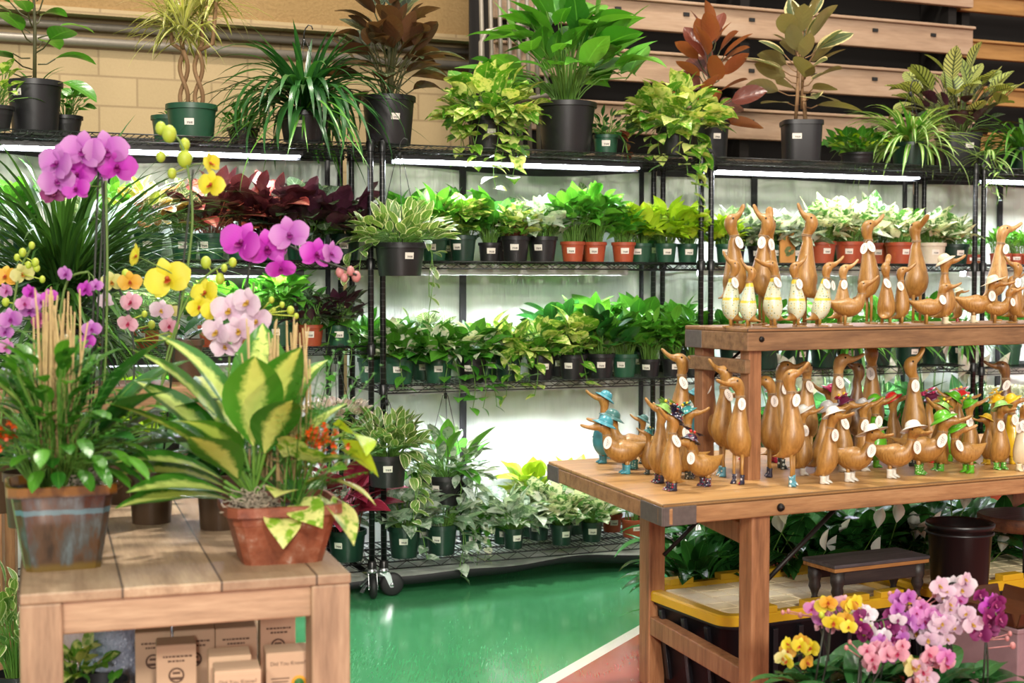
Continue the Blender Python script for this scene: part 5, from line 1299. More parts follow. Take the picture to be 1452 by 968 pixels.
# ================================================================== orchids
def petalmat(name, c1, c2, edge, edgeamt=.5, spots=None):
    k = NT('petal ' + name); rnd = k.n('ShaderNodeNewGeometry').outputs['Random Per Island']
    uv = k.n('ShaderNodeUVMap').outputs[0]; sep = k.n('ShaderNodeSeparateXYZ'); k.L.new(uv, sep.inputs[0])
    c = k.mix(rnd, rgb(c1), rgb(c2)); c = k.mix(k.ramp(sep.outputs[1], [(.35, 0.), (1., edgeamt)]), c, rgb(edge))
    if spots:
        nz = k.noise(k.coord(), 160, 2); c = k.mix(k.ramp(nz, [(.55, 0.), (.66, .8)]), c, rgb(spots))
    veins = k.math('SINE', k.math('MULTIPLY', sep.outputs[0], 60.)); c = k.mix(k.math('MULTIPLY', k.ramp(veins, [(.5, 0.), (1., 1.)]), .10), c, rgb(c1))
    k.col(c); k.set(Roughness=.55)
    tr = k.n('ShaderNodeBsdfTranslucent'); k.L.new(c, tr.inputs[0]); mx = k.n('ShaderNodeMixShader'); mx.inputs[0].default_value = .35
    k.L.new(k.b.outputs[0], mx.inputs[1]); k.L.new(tr.outputs[0], mx.inputs[2]); k.L.new(mx.outputs[0], k.out.inputs[0]); return k.m
FLW = {'magenta': ('#b01fa8', '#c93cc2', '#dc7ad6', '#8a1270'), 'lavender': ('#b052b4', '#c678c6', '#deb0dc', '#9a2a8c'), 'yellow': ('#d8c81c', '#e6dc3a', '#efe56a', '#c2542a'),
       'blush': ('#d6b4cc', '#e6cfdc', '#f2e6ea', '#c9a23c'), 'pink': ('#c260b0', '#d58ac4', '#e8b8dc', '#a8286c'), 'plum': ('#6a1250', '#861e64', '#a84a8a', '#d878a8'),
       'white': ('#dcd2da', '#ece4ea', '#f4f0f2', '#8c1a6c'), 'orange': ('#d89a2a', '#e0b03a', '#e8c860', '#b8522a'), 'peach': ('#d896ac', '#e2aabc', '#eccad4', '#b8305a'), 'paleyellow': ('#c9c46a', '#d8d48a', '#e6e4b0', '#b87a2a')}
FMESH = {}
def fmesh(c):
    if c in FMESH: return FMESH[c]
    a, b, e, lip = FLW[c]; out = []
    pm = petalmat(c, a, b, e, .5, '#a88ab0' if c == 'blush' else None); lm = petalmat(c + ' lip', lip, lip, b, .2)
    for v in range(3):       # faces along +X, size 1 across
        rr = random.Random(v + 5); m = MB()
        for ang in (pi / 2, pi / 2 + 2.2, pi / 2 - 2.2):      # sepals
            leaf(m, V((-.02, 0, 0)), V((.10, math.cos(ang), math.sin(ang))), .46, .30, 'oval', .25 * rr.uniform(-.5, 1), .05, rr.uniform(-.1, .1), 6, 5)
        for sgn in (-1, 1):                                      # broad lateral petals
            leaf(m, V((.0, 0, 0)), V((.12, sgn, .18)), .52, .54, 'round', .2 * rr.uniform(-1, 1), .05, pi / 2 * sgn * 0, 7, 5, .0)
        # turn the petals to lie in the YZ plane: broadside to +X
        pts = []
        m2 = MB()
        def pet(ang, L, W, shape, off):
            n = 7; vs = []; uv = []
            d = V((0, math.cos(ang), math.sin(ang))); s = V((0, -math.sin(ang), math.cos(ang)))
            cv = rr.uniform(-.10, .16)
            for k_ in range(n + 1):
                t = k_ / n; w = W * .5 * prof(shape, t)
                for u in (-1, -.5, 0, .5, 1):
                    vs.append(d * (L * t) + s * (u * w) + V((off + .10 * math.sin(t * 2.2) - cv * t * t - .10 * u * u * w, 0, 0))); uv.append((u * .5 + .5, t))
            m2.add(vs, [(k_ * 5 + j, k_ * 5 + j + 1, k_ * 5 + 6 + j, k_ * 5 + 5 + j) for k_ in range(n) for j in range(4)], uv)
        for ang in (pi / 2, pi / 2 + 2.25, pi / 2 - 2.25): pet(ang, .47, .34, 'oval', -.02)
        pet(.12, .53, .58, 'round', .01); pet(pi - .12, .53, .58, 'round', .01)
        l = MB()
        l.ball((.06, 0, .02), .055, 8, 6)
        def lobe(ang, L, W, fwd):
            d = V((fwd, math.cos(ang), math.sin(ang))).normalized(); leaf(l, V((.05, 0, -.02)), d, L, W, 'oval', -.6, .3, 0, 5, 5)
        lobe(-pi / 2, .22, .16, .9); lobe(-.6, .13, .10, 1.0); lobe(pi + .6, .13, .10, 1.0)
        out.append((m2.mesh('flower', pm), l.mesh('lip', lm)))
    FMESH[c] = out; return out
budm = plain('green orchid bud', '#a8b83a', .5); budp = plain('pink orchid bud', '#b87a78', .5)
darkstem = plain('dark orchid stake', '#23261a', .5); spike = plain('orchid flower spike', '#5f7a34', .5)
def orchid(label, base, pot, stems, leaves=6, leafL=.24, name='potted_orchid', group=None, seed=0, lips=True, stakes=True, sticker=False):
    """stems: list of dict(path=[world points], flowers=[(world point, size, colour, aim)], buds=[(world point, size, material)])"""
    rr = random.Random(seed + 400); base = V(base); z0 = soilz(pot)
    lf, st, sk = MB(), MB(), MB(); bl = MB()
    for i in range(leaves):
        a = i * pi + (i // 2) * .5 + rr.uniform(-.3, .3)
        leaf(lf, (0, 0, z0 + .01 + .008 * i), sph(a, rr.uniform(.7, 1.2)), leafL * rr.uniform(.75, 1.1), leafL * .36, 'oval', rr.uniform(.5, 1.1), .22, rr.uniform(-.2, .2), 9, 5)
    root = potted(name, label, 'potted orchid', base, pot, [('foliage', lf, LM('orchidleaf'))] if leaves else [], group, sticker)
    for S_ in stems:
        pts = [V((0, 0, z0 - .01))] + [V(p) - base for p in S_['path']]
        P = smooth_path([tuple(p) for p in pts], 5)
        m = MB().tube([V(p) for p in P], S_.get('r', .0032), 6); m.build('flower_spike', spike if not S_.get('dark') else darkstem, root)
        if stakes and S_.get('stake'):
            q = V(S_['stake']) - base; MB().tube([V((q.x * .2, q.y * .2, z0 - .02)), q], .0028, 6).build('stake', darkstem, root)
        for i, (fp, size, c, aim) in enumerate(S_['flowers']):
            me, lipm = fmesh(c)[(i + seed) % 3]
            o = bpy.data.objects.new('flower', me); COL.objects.link(o); o.parent = root
            fp = V(fp) - base; o.location = fp; o.scale = (size,) * 3
            d = V(aim).normalized(); o.rotation_euler = (d.to_track_quat('X', 'Z') @ Matrix.Rotation(rr.uniform(-.35, .35), 3, 'X').to_quaternion()).to_euler()
            lo = bpy.data.objects.new('lip', lipm); COL.objects.link(lo); lo.parent = o
            # a short stalk from the nearest point of the spike
            pp = [V(q) for q in P]
            near = min(pp[len(pp) // 3:], key=lambda q: (q - fp).length)
            MB().tube([near, (near + fp) / 2 + V((0, 0, .006)) - d * .008, fp - d * size * .05], .0015, 5).build('flower_stalk', spike, root)
        for bp, bs, bm in S_.get('buds', ()):
            b = V(bp) - base; pp = [V(q) for q in P]; near = min(pp[len(pp) // 3:], key=lambda q: (q - b).length)
            mm = MB(); mm.ball(b, bs, 10, 7, 1.25); mm.tube([near, b], .0014, 5); mm.build('bud', bm, root)
    return root
def O3(px, py, Y): return ony(px, py, Y)
CAMD = V((0, -1, .05))
def aim(rr, spread=.5): return V((rr.uniform(-spread, spread), -1, rr.uniform(-spread * .5, spread * .4)))
# ================================================================== the near table
def glaze():
    k = NT('drippy brown and blue glaze'); oc = k.coord(); sep = k.n('ShaderNodeSeparateXYZ'); k.L.new(oc, sep.inputs[0])
    nz = k.noise(k.coord('Object', (14, 14, 4)), 1.6, 5, .6); nf = k.noise(oc, 60, 3)
    c = k.ramp(nz, [(.3, rgb('#2a1a10')), (.45, rgb('#553a26')), (.54, rgb('#4a4a48')), (.68, rgb('#66767c'))])
    zz = k.math('ADD', sep.outputs[2], k.math('MULTIPLY', nz, .02))
    band = k.math('MULTIPLY', k.math('GREATER_THAN', zz, .130), k.math('LESS_THAN', zz, .141)); c = k.mix(k.math('MULTIPLY', band, .8), c, rgb('#5f8a96'))
    c = k.mix(k.ramp(zz, [(.168, 0.), (.174, 1.)]), c, rgb('#8a5a22')); c = k.mix(k.ramp(zz, [(.018, 1.), (.028, 0.)]), c, rgb('#6b5420'))
    c = k.mix(k.math('MULTIPLY', nf, .3), c, (.02, .015, .01)); k.col(c); k.set(Roughness=.16, Coat_Weight=.6, Coat_Roughness=.08); return k.m
def oldterra():
    k = NT('weathered terracotta'); oc = k.coord(); nz = k.noise(oc, 22, 5, .65); nf = k.noise(oc, 90, 3)
    c = k.ramp(nz, [(.3, rgb('#6a3420')), (.5, rgb('#8c4c32')), (.6, rgb('#9a624a')), (.7, rgb('#c4b0a0'))])
    k.col(k.mix(k.math('MULTIPLY', nf, .35), c, rgb('#54301e'))); k.set(Roughness=.55); k.bump(nz, .5, .006); return k.m
mossm = plain('grey dried moss', '#a39684', .95, var=.4, scale=90)
reedm = plain('dry tan reed', '#b39a6a', .8, var=.3, scale=60)
orangem = leafmat('orange blossom', '#e0501a', '#ee6e22', 'plain', '#f0a040', .3, vein=0)
def moss(rr, c, r, h, n=130):
    m = MB()
    for i in range(n):
        a = rr.uniform(0, 2 * pi); q = r * math.sqrt(rr.random()); p = V(c) + V((math.cos(a) * q, math.sin(a) * q, h * rr.random() * (1 - q / r * .6)))
        pts = [p]; 
        for j in range(5): pts.append(pts[-1] + V((rr.uniform(-1, 1), rr.uniform(-1, 1), rr.uniform(-.5, .6))) * .012)
        m.tube(pts, .0016, 4, False)
    return ('moss', m, mossm)
def reeds(rr, c, n, H, r, sp=.12):
    m = MB()
    for i in range(n):
        b = V(c) + V((rr.uniform(-r, r), rr.uniform(-r, r) * .5, 0)); d = sph(rr.uniform(0, 6.28), rr.uniform(0, sp)); h = H * rr.uniform(.75, 1.05)
        m.tube([b, b + d * h * .6, b + d * h + V((rr.uniform(-.01, .01), 0, 0))], [.0028, .0028, .0016], 5)
    return ('reeds', m, reedm)
def blossoms(rr, c, n, r, size=.018):
    m = MB()
    for i in range(n):
        p = V(c) + V((rr.gauss(0, r), rr.gauss(0, r), rr.gauss(0, r * .7)))
        for j in range(4):
            a = j * pi / 2 + i; leaf(m, p, V((math.cos(a), -.7, math.sin(a))), size * .6, size * .5, 'round', .3, .1, n=3)
    return ('blossoms', m, orangem)
# glazed bowl with mixed planting
rr = random.Random(80); p = onz(88, 799, LZ); P = (.112, .077, .180, glaze()); z0 = soilz(P)
f_ = MB(); big = MB(); st = MB(); frond = MB()
for i in range(230):
    a = rr.uniform(0, 6.28); th = rr.uniform(.1, 1.4); q = rr.uniform(.4, 1)
    c_ = V((-.01, 0, z0)); b = c_ + sph(a, th) * (.25 * q) + V((0, 0, .05 * q)); st.tube([c_ + V((math.cos(a) * .04, math.sin(a) * .04, 0)), (b + c_) / 2 + V((0, 0, .03)), b], .0014, 4, False)
    leaf(f_, b, sph(a, min(1.9, th + .4)), rr.uniform(.05, .085), .030, 'oval', .6, .2, 0, 6)
for i in range(34):                                     # feathery fronds
    a = rr.uniform(0, 6.28); th = rr.uniform(.1, 1.0); d = sph(a, th); L_ = rr.uniform(.2, .34); pos = V((0, 0, z0))
    pts = []
    for j in range(12):
        pts.append(pos.copy()); pos = pos + d * (L_ / 11); d = (d + V((0, 0, -.05))).normalized()
        sd = d.cross(V((0, 0, 1)))
        if j > 3 and sd.length > .01:
            sd.normalize()
            for s_ in (-1, 1): leaf(frond, pos, sd * s_ + d * .5, .045 * (1 - j / 16), .010, 'lance', .4, .1, 0, 4)
    frond.tube(pts, .001, 4, False)
for a, th, L_, W_ in ((-.3, .35, .26, .085), (.3, .6, .27, .08), (-.8, .7, .22, .075), (.1, .9, .28, .075), (-.1, 1.2, .24, .07), (2.7, .5, .2, .07), (1.6, .3, .26, .08), (-1.2, 1.0, .17, .06)):
    b = V((.03, 0, z0 + .04)); d = sph(a, th); e = b + d * .10; st.tube([V((.02, 0, z0)), b, e], .003, 5, False); leaf(big, e, d, L_, W_, 'lance', .7, .25, rr.uniform(-.3, .3), 9, 5)
w_ = MB()
for a, th in ((2.6, .25), (3.2, .5), (2.0, .6)): leaf(w_, V((-.03, 0, z0 + .12)), sph(a, th), .2, .07, 'lance', .5, .2, .3, 8, 5)
potted('planted_bowl', 'brown and blue glazed square bowl of mixed greenery with dry tan reeds', 'planter', p, P, [('stems', st, stemg), ('foliage', f_, LM('green')), ('fronds', frond, LM('fern')), ('broad_leaves', big, LM('deep')), ('pale_leaves', w_, LM('center')),
       moss(rr, (.045, -.03, z0 + .004), .06, .045), moss(rr, (-.04, -.05, z0 + .004), .05, .025, 60)[:0] or reeds(rr, (.0, .0, z0 + .05), 34, .37, .04, .10), blossoms(rr, (-.13, -.03, z0 + .13), 26, .018)], sticker=False, yaw=la + .04, sq=7)
# terracotta planter with dieffenbachia
rr = random.Random(81); p = onz(396, 789, LZ); P = (.126, .086, .128, oldterra()); z0 = soilz(P)
st, big, fr, ph_, lm2 = MB(), MB(), MB(), MB(), MB()
for a, th, L_, W_, up in ((2.9, .45, .30, .105, .10), (3.3, .75, .28, .095, .06), (2.5, .3, .30, .10, .12), (1.2, .25, .27, .105, .12), (-.9, .22, .26, .11, .10), (-1.7, .35, .24, .105, .10), (.4, .32, .25, .09, .10), (3.05, 1.05, .27, .09, .04), (3.5, 1.25, .25, .085, .02), (-2.3, .8, .2, .085, .05), (2.2, .9, .24, .09, .05), (.2, .7, .2, .08, .08), (-2.7, 1.15, .22, .08, .03), (2.75, .65, .27, .095, .08), (-1.2, .5, .2, .085, .09), (3.9, .6, .24, .09, .07), (1.9, .55, .26, .1, .1), (-3.0, .95, .26, .085, .05), (.9, .5, .24, .09, .09)):
    b = V((-.055, -.01, z0 + up * .4)); d = sph(a, th); e = b + d * (.05 + up * .6); st.tube([V((-.05, 0, z0)), b, e], .0042, 6, False)
    leaf(big, e, d, L_ * rr.uniform(.95, 1.1), W_ * 1.25, 'lance', rr.uniform(.4, .9), .22, rr.uniform(-.3, .3), 10, 5, .012, ph=rr.uniform(0, 6))
for i in range(60):
    a = rr.uniform(0, 6.28); th = rr.uniform(.1, .95); d = sph(a, th); L_ = rr.uniform(.2, .36); pos = V((.04, .02, z0)); pts = []
    for j in range(14):
        pts.append(pos.copy()); pos = pos + d * (L_ / 13); d = (d + V((0, 0, -.04))).normalized(); sd = d.cross(V((0, 0, 1)))
        if j > 4 and sd.length > .01:
            sd.normalize()
            for s_ in (-1, 1): leaf(fr, pos, sd * s_ + d * .7, .05 * (1 - j / 18), .007, 'lance', .3, .1, 0, 4)
    fr.tube(pts, .001, 4, False)
for (x, y, z, L_, a, th, s_) in ((.03, -.10, .02, .10, -1.3, 1.7, 1), (.0, -.09, .05, .09, -1.9, 1.3, 1), (.07, -.09, .07, .11, -1.2, 1.0, 1), (.10, -.07, .02, .12, -1.0, 2.1, 1), (.05, -.07, .11, .09, -1.5, .9, 1), (.09, -.04, .10, .10, -.6, 1.2, 1), (.12, -.06, .06, .10, -.5, 1.8, 1), (-.01, -.10, .0, .10, -1.6, 1.9, 1), (.02, -.05, .12, .09, -1.7, .7, 1), (.11, -.02, .14, .09, -.3, .9, 1)):
    e = V((x, y, z0 + z)); st.tube([V((x * .4, y * .4, z0)), V((x * .8, y * .7, z0 + z + .01)), e], .002, 5, False); leaf(ph_, e, sph(a, th), L_, L_ * .82, 'heart', .5, .2, rr.uniform(-.4, .4), 8, 5)
leaf(lm2, V((.135, -.07, z0 + .17)), sph(-1.1, 1.5), .12, .10, 'heart', .9, .25, .5, 9, 5); leaf(lm2, V((.14, -.05, z0 + .13)), sph(-.5, 2.0), .10, .08, 'heart', .5, .25, .8, 9, 5)
st.tube([V((.08, -.02, z0)), V((.11, -.05, z0 + .12)), V((.135, -.07, z0 + .17))], .002, 5, False)
ps = potted('planted_bowl', 'terracotta planter with yellow-centred dieffenbachia, ferns, reeds and one lime leaf', 'planter', p, P, [('stems', st, stemg), ('broad_leaves', big, LM('center')), ('fronds', fr, LM('fern')), ('pothos_leaves', ph_, LM('gold')), ('lime_leaf', lm2, LM('lime')),
       moss(rr, (-.06, -.05, z0 + .004), .05, .05), reeds(rr, (.0, .03, z0 + .06), 32, .34, .075, .10), blossoms(rr, (.085, -.03, z0 + .155), 46, .020)], sticker=False, yaw=la - .02, sq=7)
# ---------- orchids behind
PO = (.060, .047, .135, 'clearbrown')
Y = 3.50
def fl(rr, lst, Y_): return [(O3(x, y, Y_ + rr.uniform(-.03, .03)), w_ * Y_ / F, c, aim(rr) if len(t) == 0 else t[0]) for x, y, w_, c, *t in lst]
def bd(rr, lst, Y_, m, r=.011): return [(O3(x, y, Y_ + rr.uniform(-.02, .02)), r * rr.uniform(.7, 1.2), m) for x, y in lst]
rr = random.Random(90); b = onz(215, 740, LZ)
Yb = b.y
orchid('yellow orchid in a smoky pot between the two planted bowls', b, PO, [
    dict(path=[O3(216, 600, Yb), O3(250, 470, Yb), O3(272, 330, Yb), O3(268, 250, Yb), O3(255, 200, Yb), O3(228, 182, Yb)], stake=O3(274, 240, Yb), flowers=fl(rr, [(300, 262, 44, 'yellow'), (297, 232, 36, 'yellow', V((.9, -.4, .2)))], Yb),
         buds=bd(rr, [(228, 182), (240, 190), (262, 205), (228, 222), (244, 246), (262, 225)], Yb, budm, .016)),
    dict(path=[O3(222, 600, Yb), O3(238, 500, Yb), O3(268, 420, Yb), O3(300, 385, Yb), O3(330, 370, Yb)], flowers=fl(rr, [(238, 396, 66, 'yellow', V((.05, -1, .1))), (195, 364, 40, 'yellow', V((-.8, -.6, .2))), (292, 415, 46, 'yellow'), (305, 440, 40, 'yellow'), (282, 435, 36, 'yellow')], Yb - .03),
         buds=bd(rr, [(330, 372), (318, 380), (292, 372), (230, 374), (312, 395)], Yb, budm, .011))], 6, .24, seed=1)
b = onz(118, 738, LZ); Yb = b.y; rr = random.Random(91)
orchid('tall lavender pink orchid towering behind the glazed bowl', b, PO, [
    dict(path=[O3(140, 560, Yb), O3(148, 400, Yb), O3(146, 280, Yb), O3(138, 225, Yb), O3(110, 215, Yb), O3(85, 232, Yb)], stake=O3(141, 206, Yb), dark=True, flowers=fl(rr, [(82, 232, 58, 'lavender'), (80, 258, 50, 'lavender'), (110, 248, 50, 'magenta'), (118, 214, 62, 'lavender'), (150, 214, 62, 'lavender'), (166, 236, 56, 'magenta'), (140, 238, 50, 'lavender'), (108, 268, 40, 'magenta'), (76, 275, 36, 'plum')], Yb - .02)),
    dict(path=[O3(146, 560, Yb), O3(152, 400, Yb), O3(151, 300, Yb), O3(150, 250, Yb)], stake=O3(151, 212, Yb), flowers=[])], 5, .22, seed=2)
b = onz(346, 735, LZ); Yb = b.y; rr = random.Random(92)
orchid('magenta orchid arching out over the terracotta planter with trailing buds', b, PO, [
    dict(path=[O3(345, 600, Yb), O3(343, 470, Yb), O3(352, 390, Yb), O3(362, 352, Yb), O3(400, 345, Yb), O3(445, 366, Yb), O3(482, 378, Yb), O3(506, 390, Yb)], dark=True, flowers=fl(rr, [(343, 344, 66, 'magenta', V((-.3, -1, .1))), (378, 352, 60, 'magenta', V((.4, -1, -.1))), (410, 333, 56, 'lavender', V((.2, -1, .1))), (398, 380, 42, 'magenta', V((.2, -1, -.6))), (448, 360, 50, 'magenta', V((.6, -1, 0))), (468, 360, 40, 'lavender', V((.8, -.5, .1)))], Yb - .02), buds=bd(rr, [(482, 386), (488, 394), (505, 392), (497, 384)], Yb, budp, .010)),
    dict(path=[O3(352, 600, Yb), O3(354, 470, Yb), O3(360, 400, Yb)], flowers=[])], 6, .22, seed=3)
b = onz(312, 748, LZ); Yb = b.y; rr = random.Random(93)
orchid('pale lilac blush orchid blooming just above the dieffenbachia leaves', b, PO, [
    dict(path=[O3(322, 640, Yb), O3(325, 520, Yb), O3(330, 450, Yb), O3(350, 430, Yb), O3(372, 445, Yb)], flowers=fl(rr, [(325, 440, 54, 'blush'), (352, 428, 48, 'blush'), (308, 470, 46, 'blush'), (338, 468, 46, 'blush'), (364, 456, 48, 'blush'), (346, 484, 42, 'blush'), (318, 492, 40, 'blush')], Yb - .03), buds=bd(rr, [(385, 425), (400, 432), (412, 440), (420, 448), (388, 440)], Yb, budm, .008))], 5, .2, seed=4)
b = onz(40, 745, LZ); Yb = b.y; rr = random.Random(94)
orchid('small flowered bright pink orchid beside the dry reeds', b, PO, [
    dict(path=[O3(60, 600, Yb), O3(80, 480, Yb), O3(95, 400, Yb), O3(125, 385, Yb)], flowers=fl(rr, [(94, 388, 26, 'lavender'), (122, 410, 28, 'magenta'), (136, 405, 22, 'lavender'), (45, 415, 30, 'magenta'), (58, 428, 28, 'lavender'), (42, 440, 30, 'lavender'), (60, 455, 30, 'plum'), (15, 452, 34, 'lavender'), (8, 470, 26, 'lavender'), (35, 430, 26, 'pink'), (130, 466, 28, 'lavender'), (124, 484, 30, 'magenta'), (10, 492, 28, 'pink'), (70, 420, 24, 'magenta')], Yb - .04))], 4, .2, seed=5)
b = onz(-5, 725, LZ); Yb = b.y; rr = random.Random(95)
orchid('pale yellow budded orchid at the wall end of the plank table', b, PO, [
    dict(path=[O3(5, 560, Yb), O3(20, 430, Yb), O3(30, 380, Yb), O3(45, 350, Yb)], flowers=fl(rr, [(8, 392, 36, 'orange'), (32, 388, 34, 'paleyellow'), (10, 412, 26, 'pink')], Yb), buds=bd(rr, [(45, 348), (32, 358), (24, 365), (40, 376), (52, 380), (60, 396), (8, 428), (50, 372)], Yb, budm, .010))], 4, .2, seed=6)
b = onz(176, 712, LZ); Yb = b.y; rr = random.Random(96)
orchid('cream and peach flowered orchid showing between the reeds and the yellow orchid', b, PO, [
    dict(path=[O3(185, 600, Yb), O3(190, 500, Yb), O3(178, 430, Yb), O3(160, 398, Yb)], dark=True, flowers=fl(rr, [(158, 400, 34, 'paleyellow'), (184, 400, 34, 'orange'), (150, 425, 30, 'blush'), (186, 428, 34, 'peach'), (182, 458, 30, 'peach'), (228, 440, 34, 'blush'), (240, 462, 28, 'peach'), (243, 442, 24, 'paleyellow')], Yb), buds=bd(rr, [(205, 445), (215, 460), (245, 470), (240, 482), (178, 388)], Yb, budm, .011))], 4, .2, seed=7)
# wooden riser behind the table
RZ2 = .965; q0, q1 = onz(-40, 553, RZ2), onz(300, 548, RZ2)
rd = (q1 - q0); rl = rd.length; rd.normalize(); root = empty('wooden_riser', V((q0.x, q0.y, 0)), math.atan2(rd.y, rd.x), 'orange brown wooden riser standing behind the orchids on the plank table', 'riser')
MB().box((rl / 2, .2, RZ2 - .04), (rl, .4, .08)).build('top', twoodf, root, False, .004)
for x in (.05, rl - .05):
    for y in (.05, .35): MB().box((x, y, (RZ2 - .08) / 2), (.07, .07, RZ2 - .08)).build('leg', tleg, root, False, .004)
b = onz(262, 540, RZ2)
rr = random.Random(97); orchid('leafy orchid without flowers in a brown pot on the wooden riser', b + V((0, 0, .001)), (.07, .055, .15, 'clearbrown'), [], 6, .26, seed=8)
b = onz(95, 541, RZ2); rr = random.Random(98); P = (.11, .085, .19, 'black'); z0 = soilz(P)
potted('potted_grass', 'huge clump of long dark grassy leaves rising behind the lavender orchid', 'potted plant', b + V((0, 0, .001)), P, join(straps(rr, z0 + .1, 420, .74, .017, 'grass', .05, 1.5, 1.3, .10, 9, .5, .08), straps(rr, z0, 160, .5, .013, 'grass', .3, 1.75, 2.0, .09, 8, .5), straps(rr, z0 + .05, 50, .55, .012, 'spider', .6, 1.5, 1.5, .09, 8, .4)), sticker=False)
# ---------- cartons on the lower shelf
boxm = plain('uncoated pale cardboard', '#c9aa8c', .75, var=.05); ink = plain('dark brown printing ink', '#5a4030', .7); sunm = plain('printed orange', '#dc9a1e', .6); grn = plain('printed green', '#2f6b2a', .6)
def text(parent, s, size, loc, mat, name='lettering', wmax=None):
    cu = bpy.data.curves.new(name, 'FONT'); cu.body = s; cu.size = size; cu.align_x = 'CENTER'; cu.extrude = .0003
    o = bpy.data.objects.new(name, cu); COL.objects.link(o)
    dg = bpy.context.evaluated_depsgraph_get(); me = bpy.data.meshes.new_from_object(o.evaluated_get(dg))
    bpy.data.objects.remove(o)
    m = bpy.data.objects.new(name, me); COL.objects.link(m); me.materials.clear(); me.materials.append(mat)
    m.parent = parent; m.location = loc; m.rotation_euler = (pi / 2, 0, 0)
    if wmax and m.dimensions.x > wmax: m.scale = (wmax / m.dimensions.x,) * 3
    return m
def carton(px, Yv, wpx, label, kind):
    x = (px - 726) / F * Yv; w_ = wpx * Yv / F; h = .205
    root = empty('seed_kit_carton', (x, Yv, .3305), la * .8, label, 'carton')
    d = .075
    MB().box((0, d / 2, h / 2), (w_, d, h)).build('carton_body', boxm, root, False, .0015)
    m = MB(); m.box((0, d / 2, h + .0006), (w_ * .96, d * .95, .0012)); m.box((0, .004, h - .008), (w_ * .9, .0088, .003)); m.build('top_flap', boxm, root, False)
    if kind == 'know':
        text(root, 'Did You Know?', .013, (0, -.0006, h - .026), ink, wmax=w_ * .8)
        for i in range(3 if wpx > 50 else 2):
            z = h - .066 - i * .05; R = Matrix.Rotation(pi / 2, 3, 'X')
            MB().lathe([(.001, .0012), (.016, .0012), (.0165, 0)], 20, (w_ * .25, 0, z), R).build('printed_badge', sunm, root)
            MB().lathe([(.001, .0018), (.0105, .0018), (.011, 0)], 20, (w_ * .25, 0, z), R).build('printed_badge', grn, root)
            for j in range(4): MB().box((-w_ * .18, -.0003, z + .012 - j * .007), (w_ * (.42 - .06 * (j % 2)), .0006, .0022)).build('printed_line', ink, root, False)
    else:
        m = MB()
        for j, ww in enumerate((.66, .42)):
            r_ = random.Random(int(px) + j); xx = -w_ * ww / 2
            while xx < w_ * ww / 2:
                l_ = r_.uniform(.003, .008); m.box((xx + l_ / 2, -.0003, h - .024 - j * .010), (l_, .0006, .004)); xx += l_ + .0016
        m.build('printed_line', ink, root, False)
        m = MB(); R = Matrix.Rotation(pi / 2, 3, 'X'); m.lathe([(.013, .0006), (.017, .0006)], 20, (0, 0, h - .065), R); m.box((0, -.0004, h - .072), (.024, .0006, .006)); m.box((0, -.0004, h - .060), (.016, .0006, .005)); m.build('printed_emblem', ink, root, False)
    return root
carton(212, 3.13, 50, 'carton at the end of the back row nearest the plastic bag', 'seed')
carton(271, 3.15, 58, 'back row carton behind the emblem-printed front carton', 'seed')
carton(331, 3.17, 58, 'back row carton behind the low pale front carton', 'seed')
carton(391, 3.27, 50, 'back row carton standing nearest the green floor', 'seed')
carton(245, 3.02, 56, 'front carton printed with two lines and a round emblem', 'seed')
carton(322, 2.93, 60, 'carton directly behind the lowest pale carton', 'seed')
carton(333, 2.82, 66, 'foremost pale carton printed Did You Know, cut by the bottom of view', 'know')
carton(405, 2.96, 62, 'carton printed Did You Know with orange and green badges, nearest the table leg', 'know')
# crumpled plastic bag and dark pots
k = NT('crumpled bluish plastic film'); nz = k.noise(k.coord(), 22, 4, .6); k.col(k.mix(nz, rgb('#6d7690'), rgb('#c3cbe0'))); k.set(Roughness=.22, Specular_IOR_Level=.7); k.bump(nz, .9, .03); bagm = k.m
m = MB(); rr = random.Random(99); rings = []
for j in range(12):
    t = j / 11; r = (.085 * (1 - t * .35)) * (1 if j else .8); rings.append([V((math.cos(a) * r * (1 + .14 * math.sin(a * 5 + j) + .06 * rr.uniform(-1, 1)), math.sin(a) * r * .8 * (1 + .1 * math.sin(a * 7 + j * 2)), .245 * t)) for a in [2 * pi * i / 28 for i in range(28)]])
m.loft(rings); bg_ = m.build('plastic_bag', bagm); x = (152 - 726) / F * 3.25; bg_.location = (x, 3.28, .3305); tag(bg_, 'crumpled bluish plastic bag standing beside the cartons under the plank table', 'plastic bag')
P = (.06, .045, .13, 'black'); rr = random.Random(100)
potted('plant_pot', 'black pot in shadow in front of the plastic bag under the plank table', 'plant pot', ((138 - 726) / F * 3.02, 3.02, .3305), P, bush(rr, soilz(P), .05, .03, 5, .03, .02, 'green', pr=.04), sticker=False)
P = (.055, .042, .10, 'black')
potted('potted_foliage_plant', 'small dim green plant under the plank table beside its leg', 'potted plant', ((103 - 726) / F * 3.15, 3.15, .3305), P, bush(rr, soilz(P), .07, .09, 40, .05, .03, 'gold', 'oval', pr=.04), sticker=False)
P = (.07, .055, .12, 'black')
potted('potted_foliage_plant', 'variegated plant on the floor outside the leg of the plank table', 'potted plant', onz(-15, 1010, .15) * 1 + V((0, 0, -.15)) + V((-.1, .5, .0)), P, bush(rr, soilz(P), .15, .34, 90, .09, .04, 'edge', 'lance', pr=.05), sticker=False)
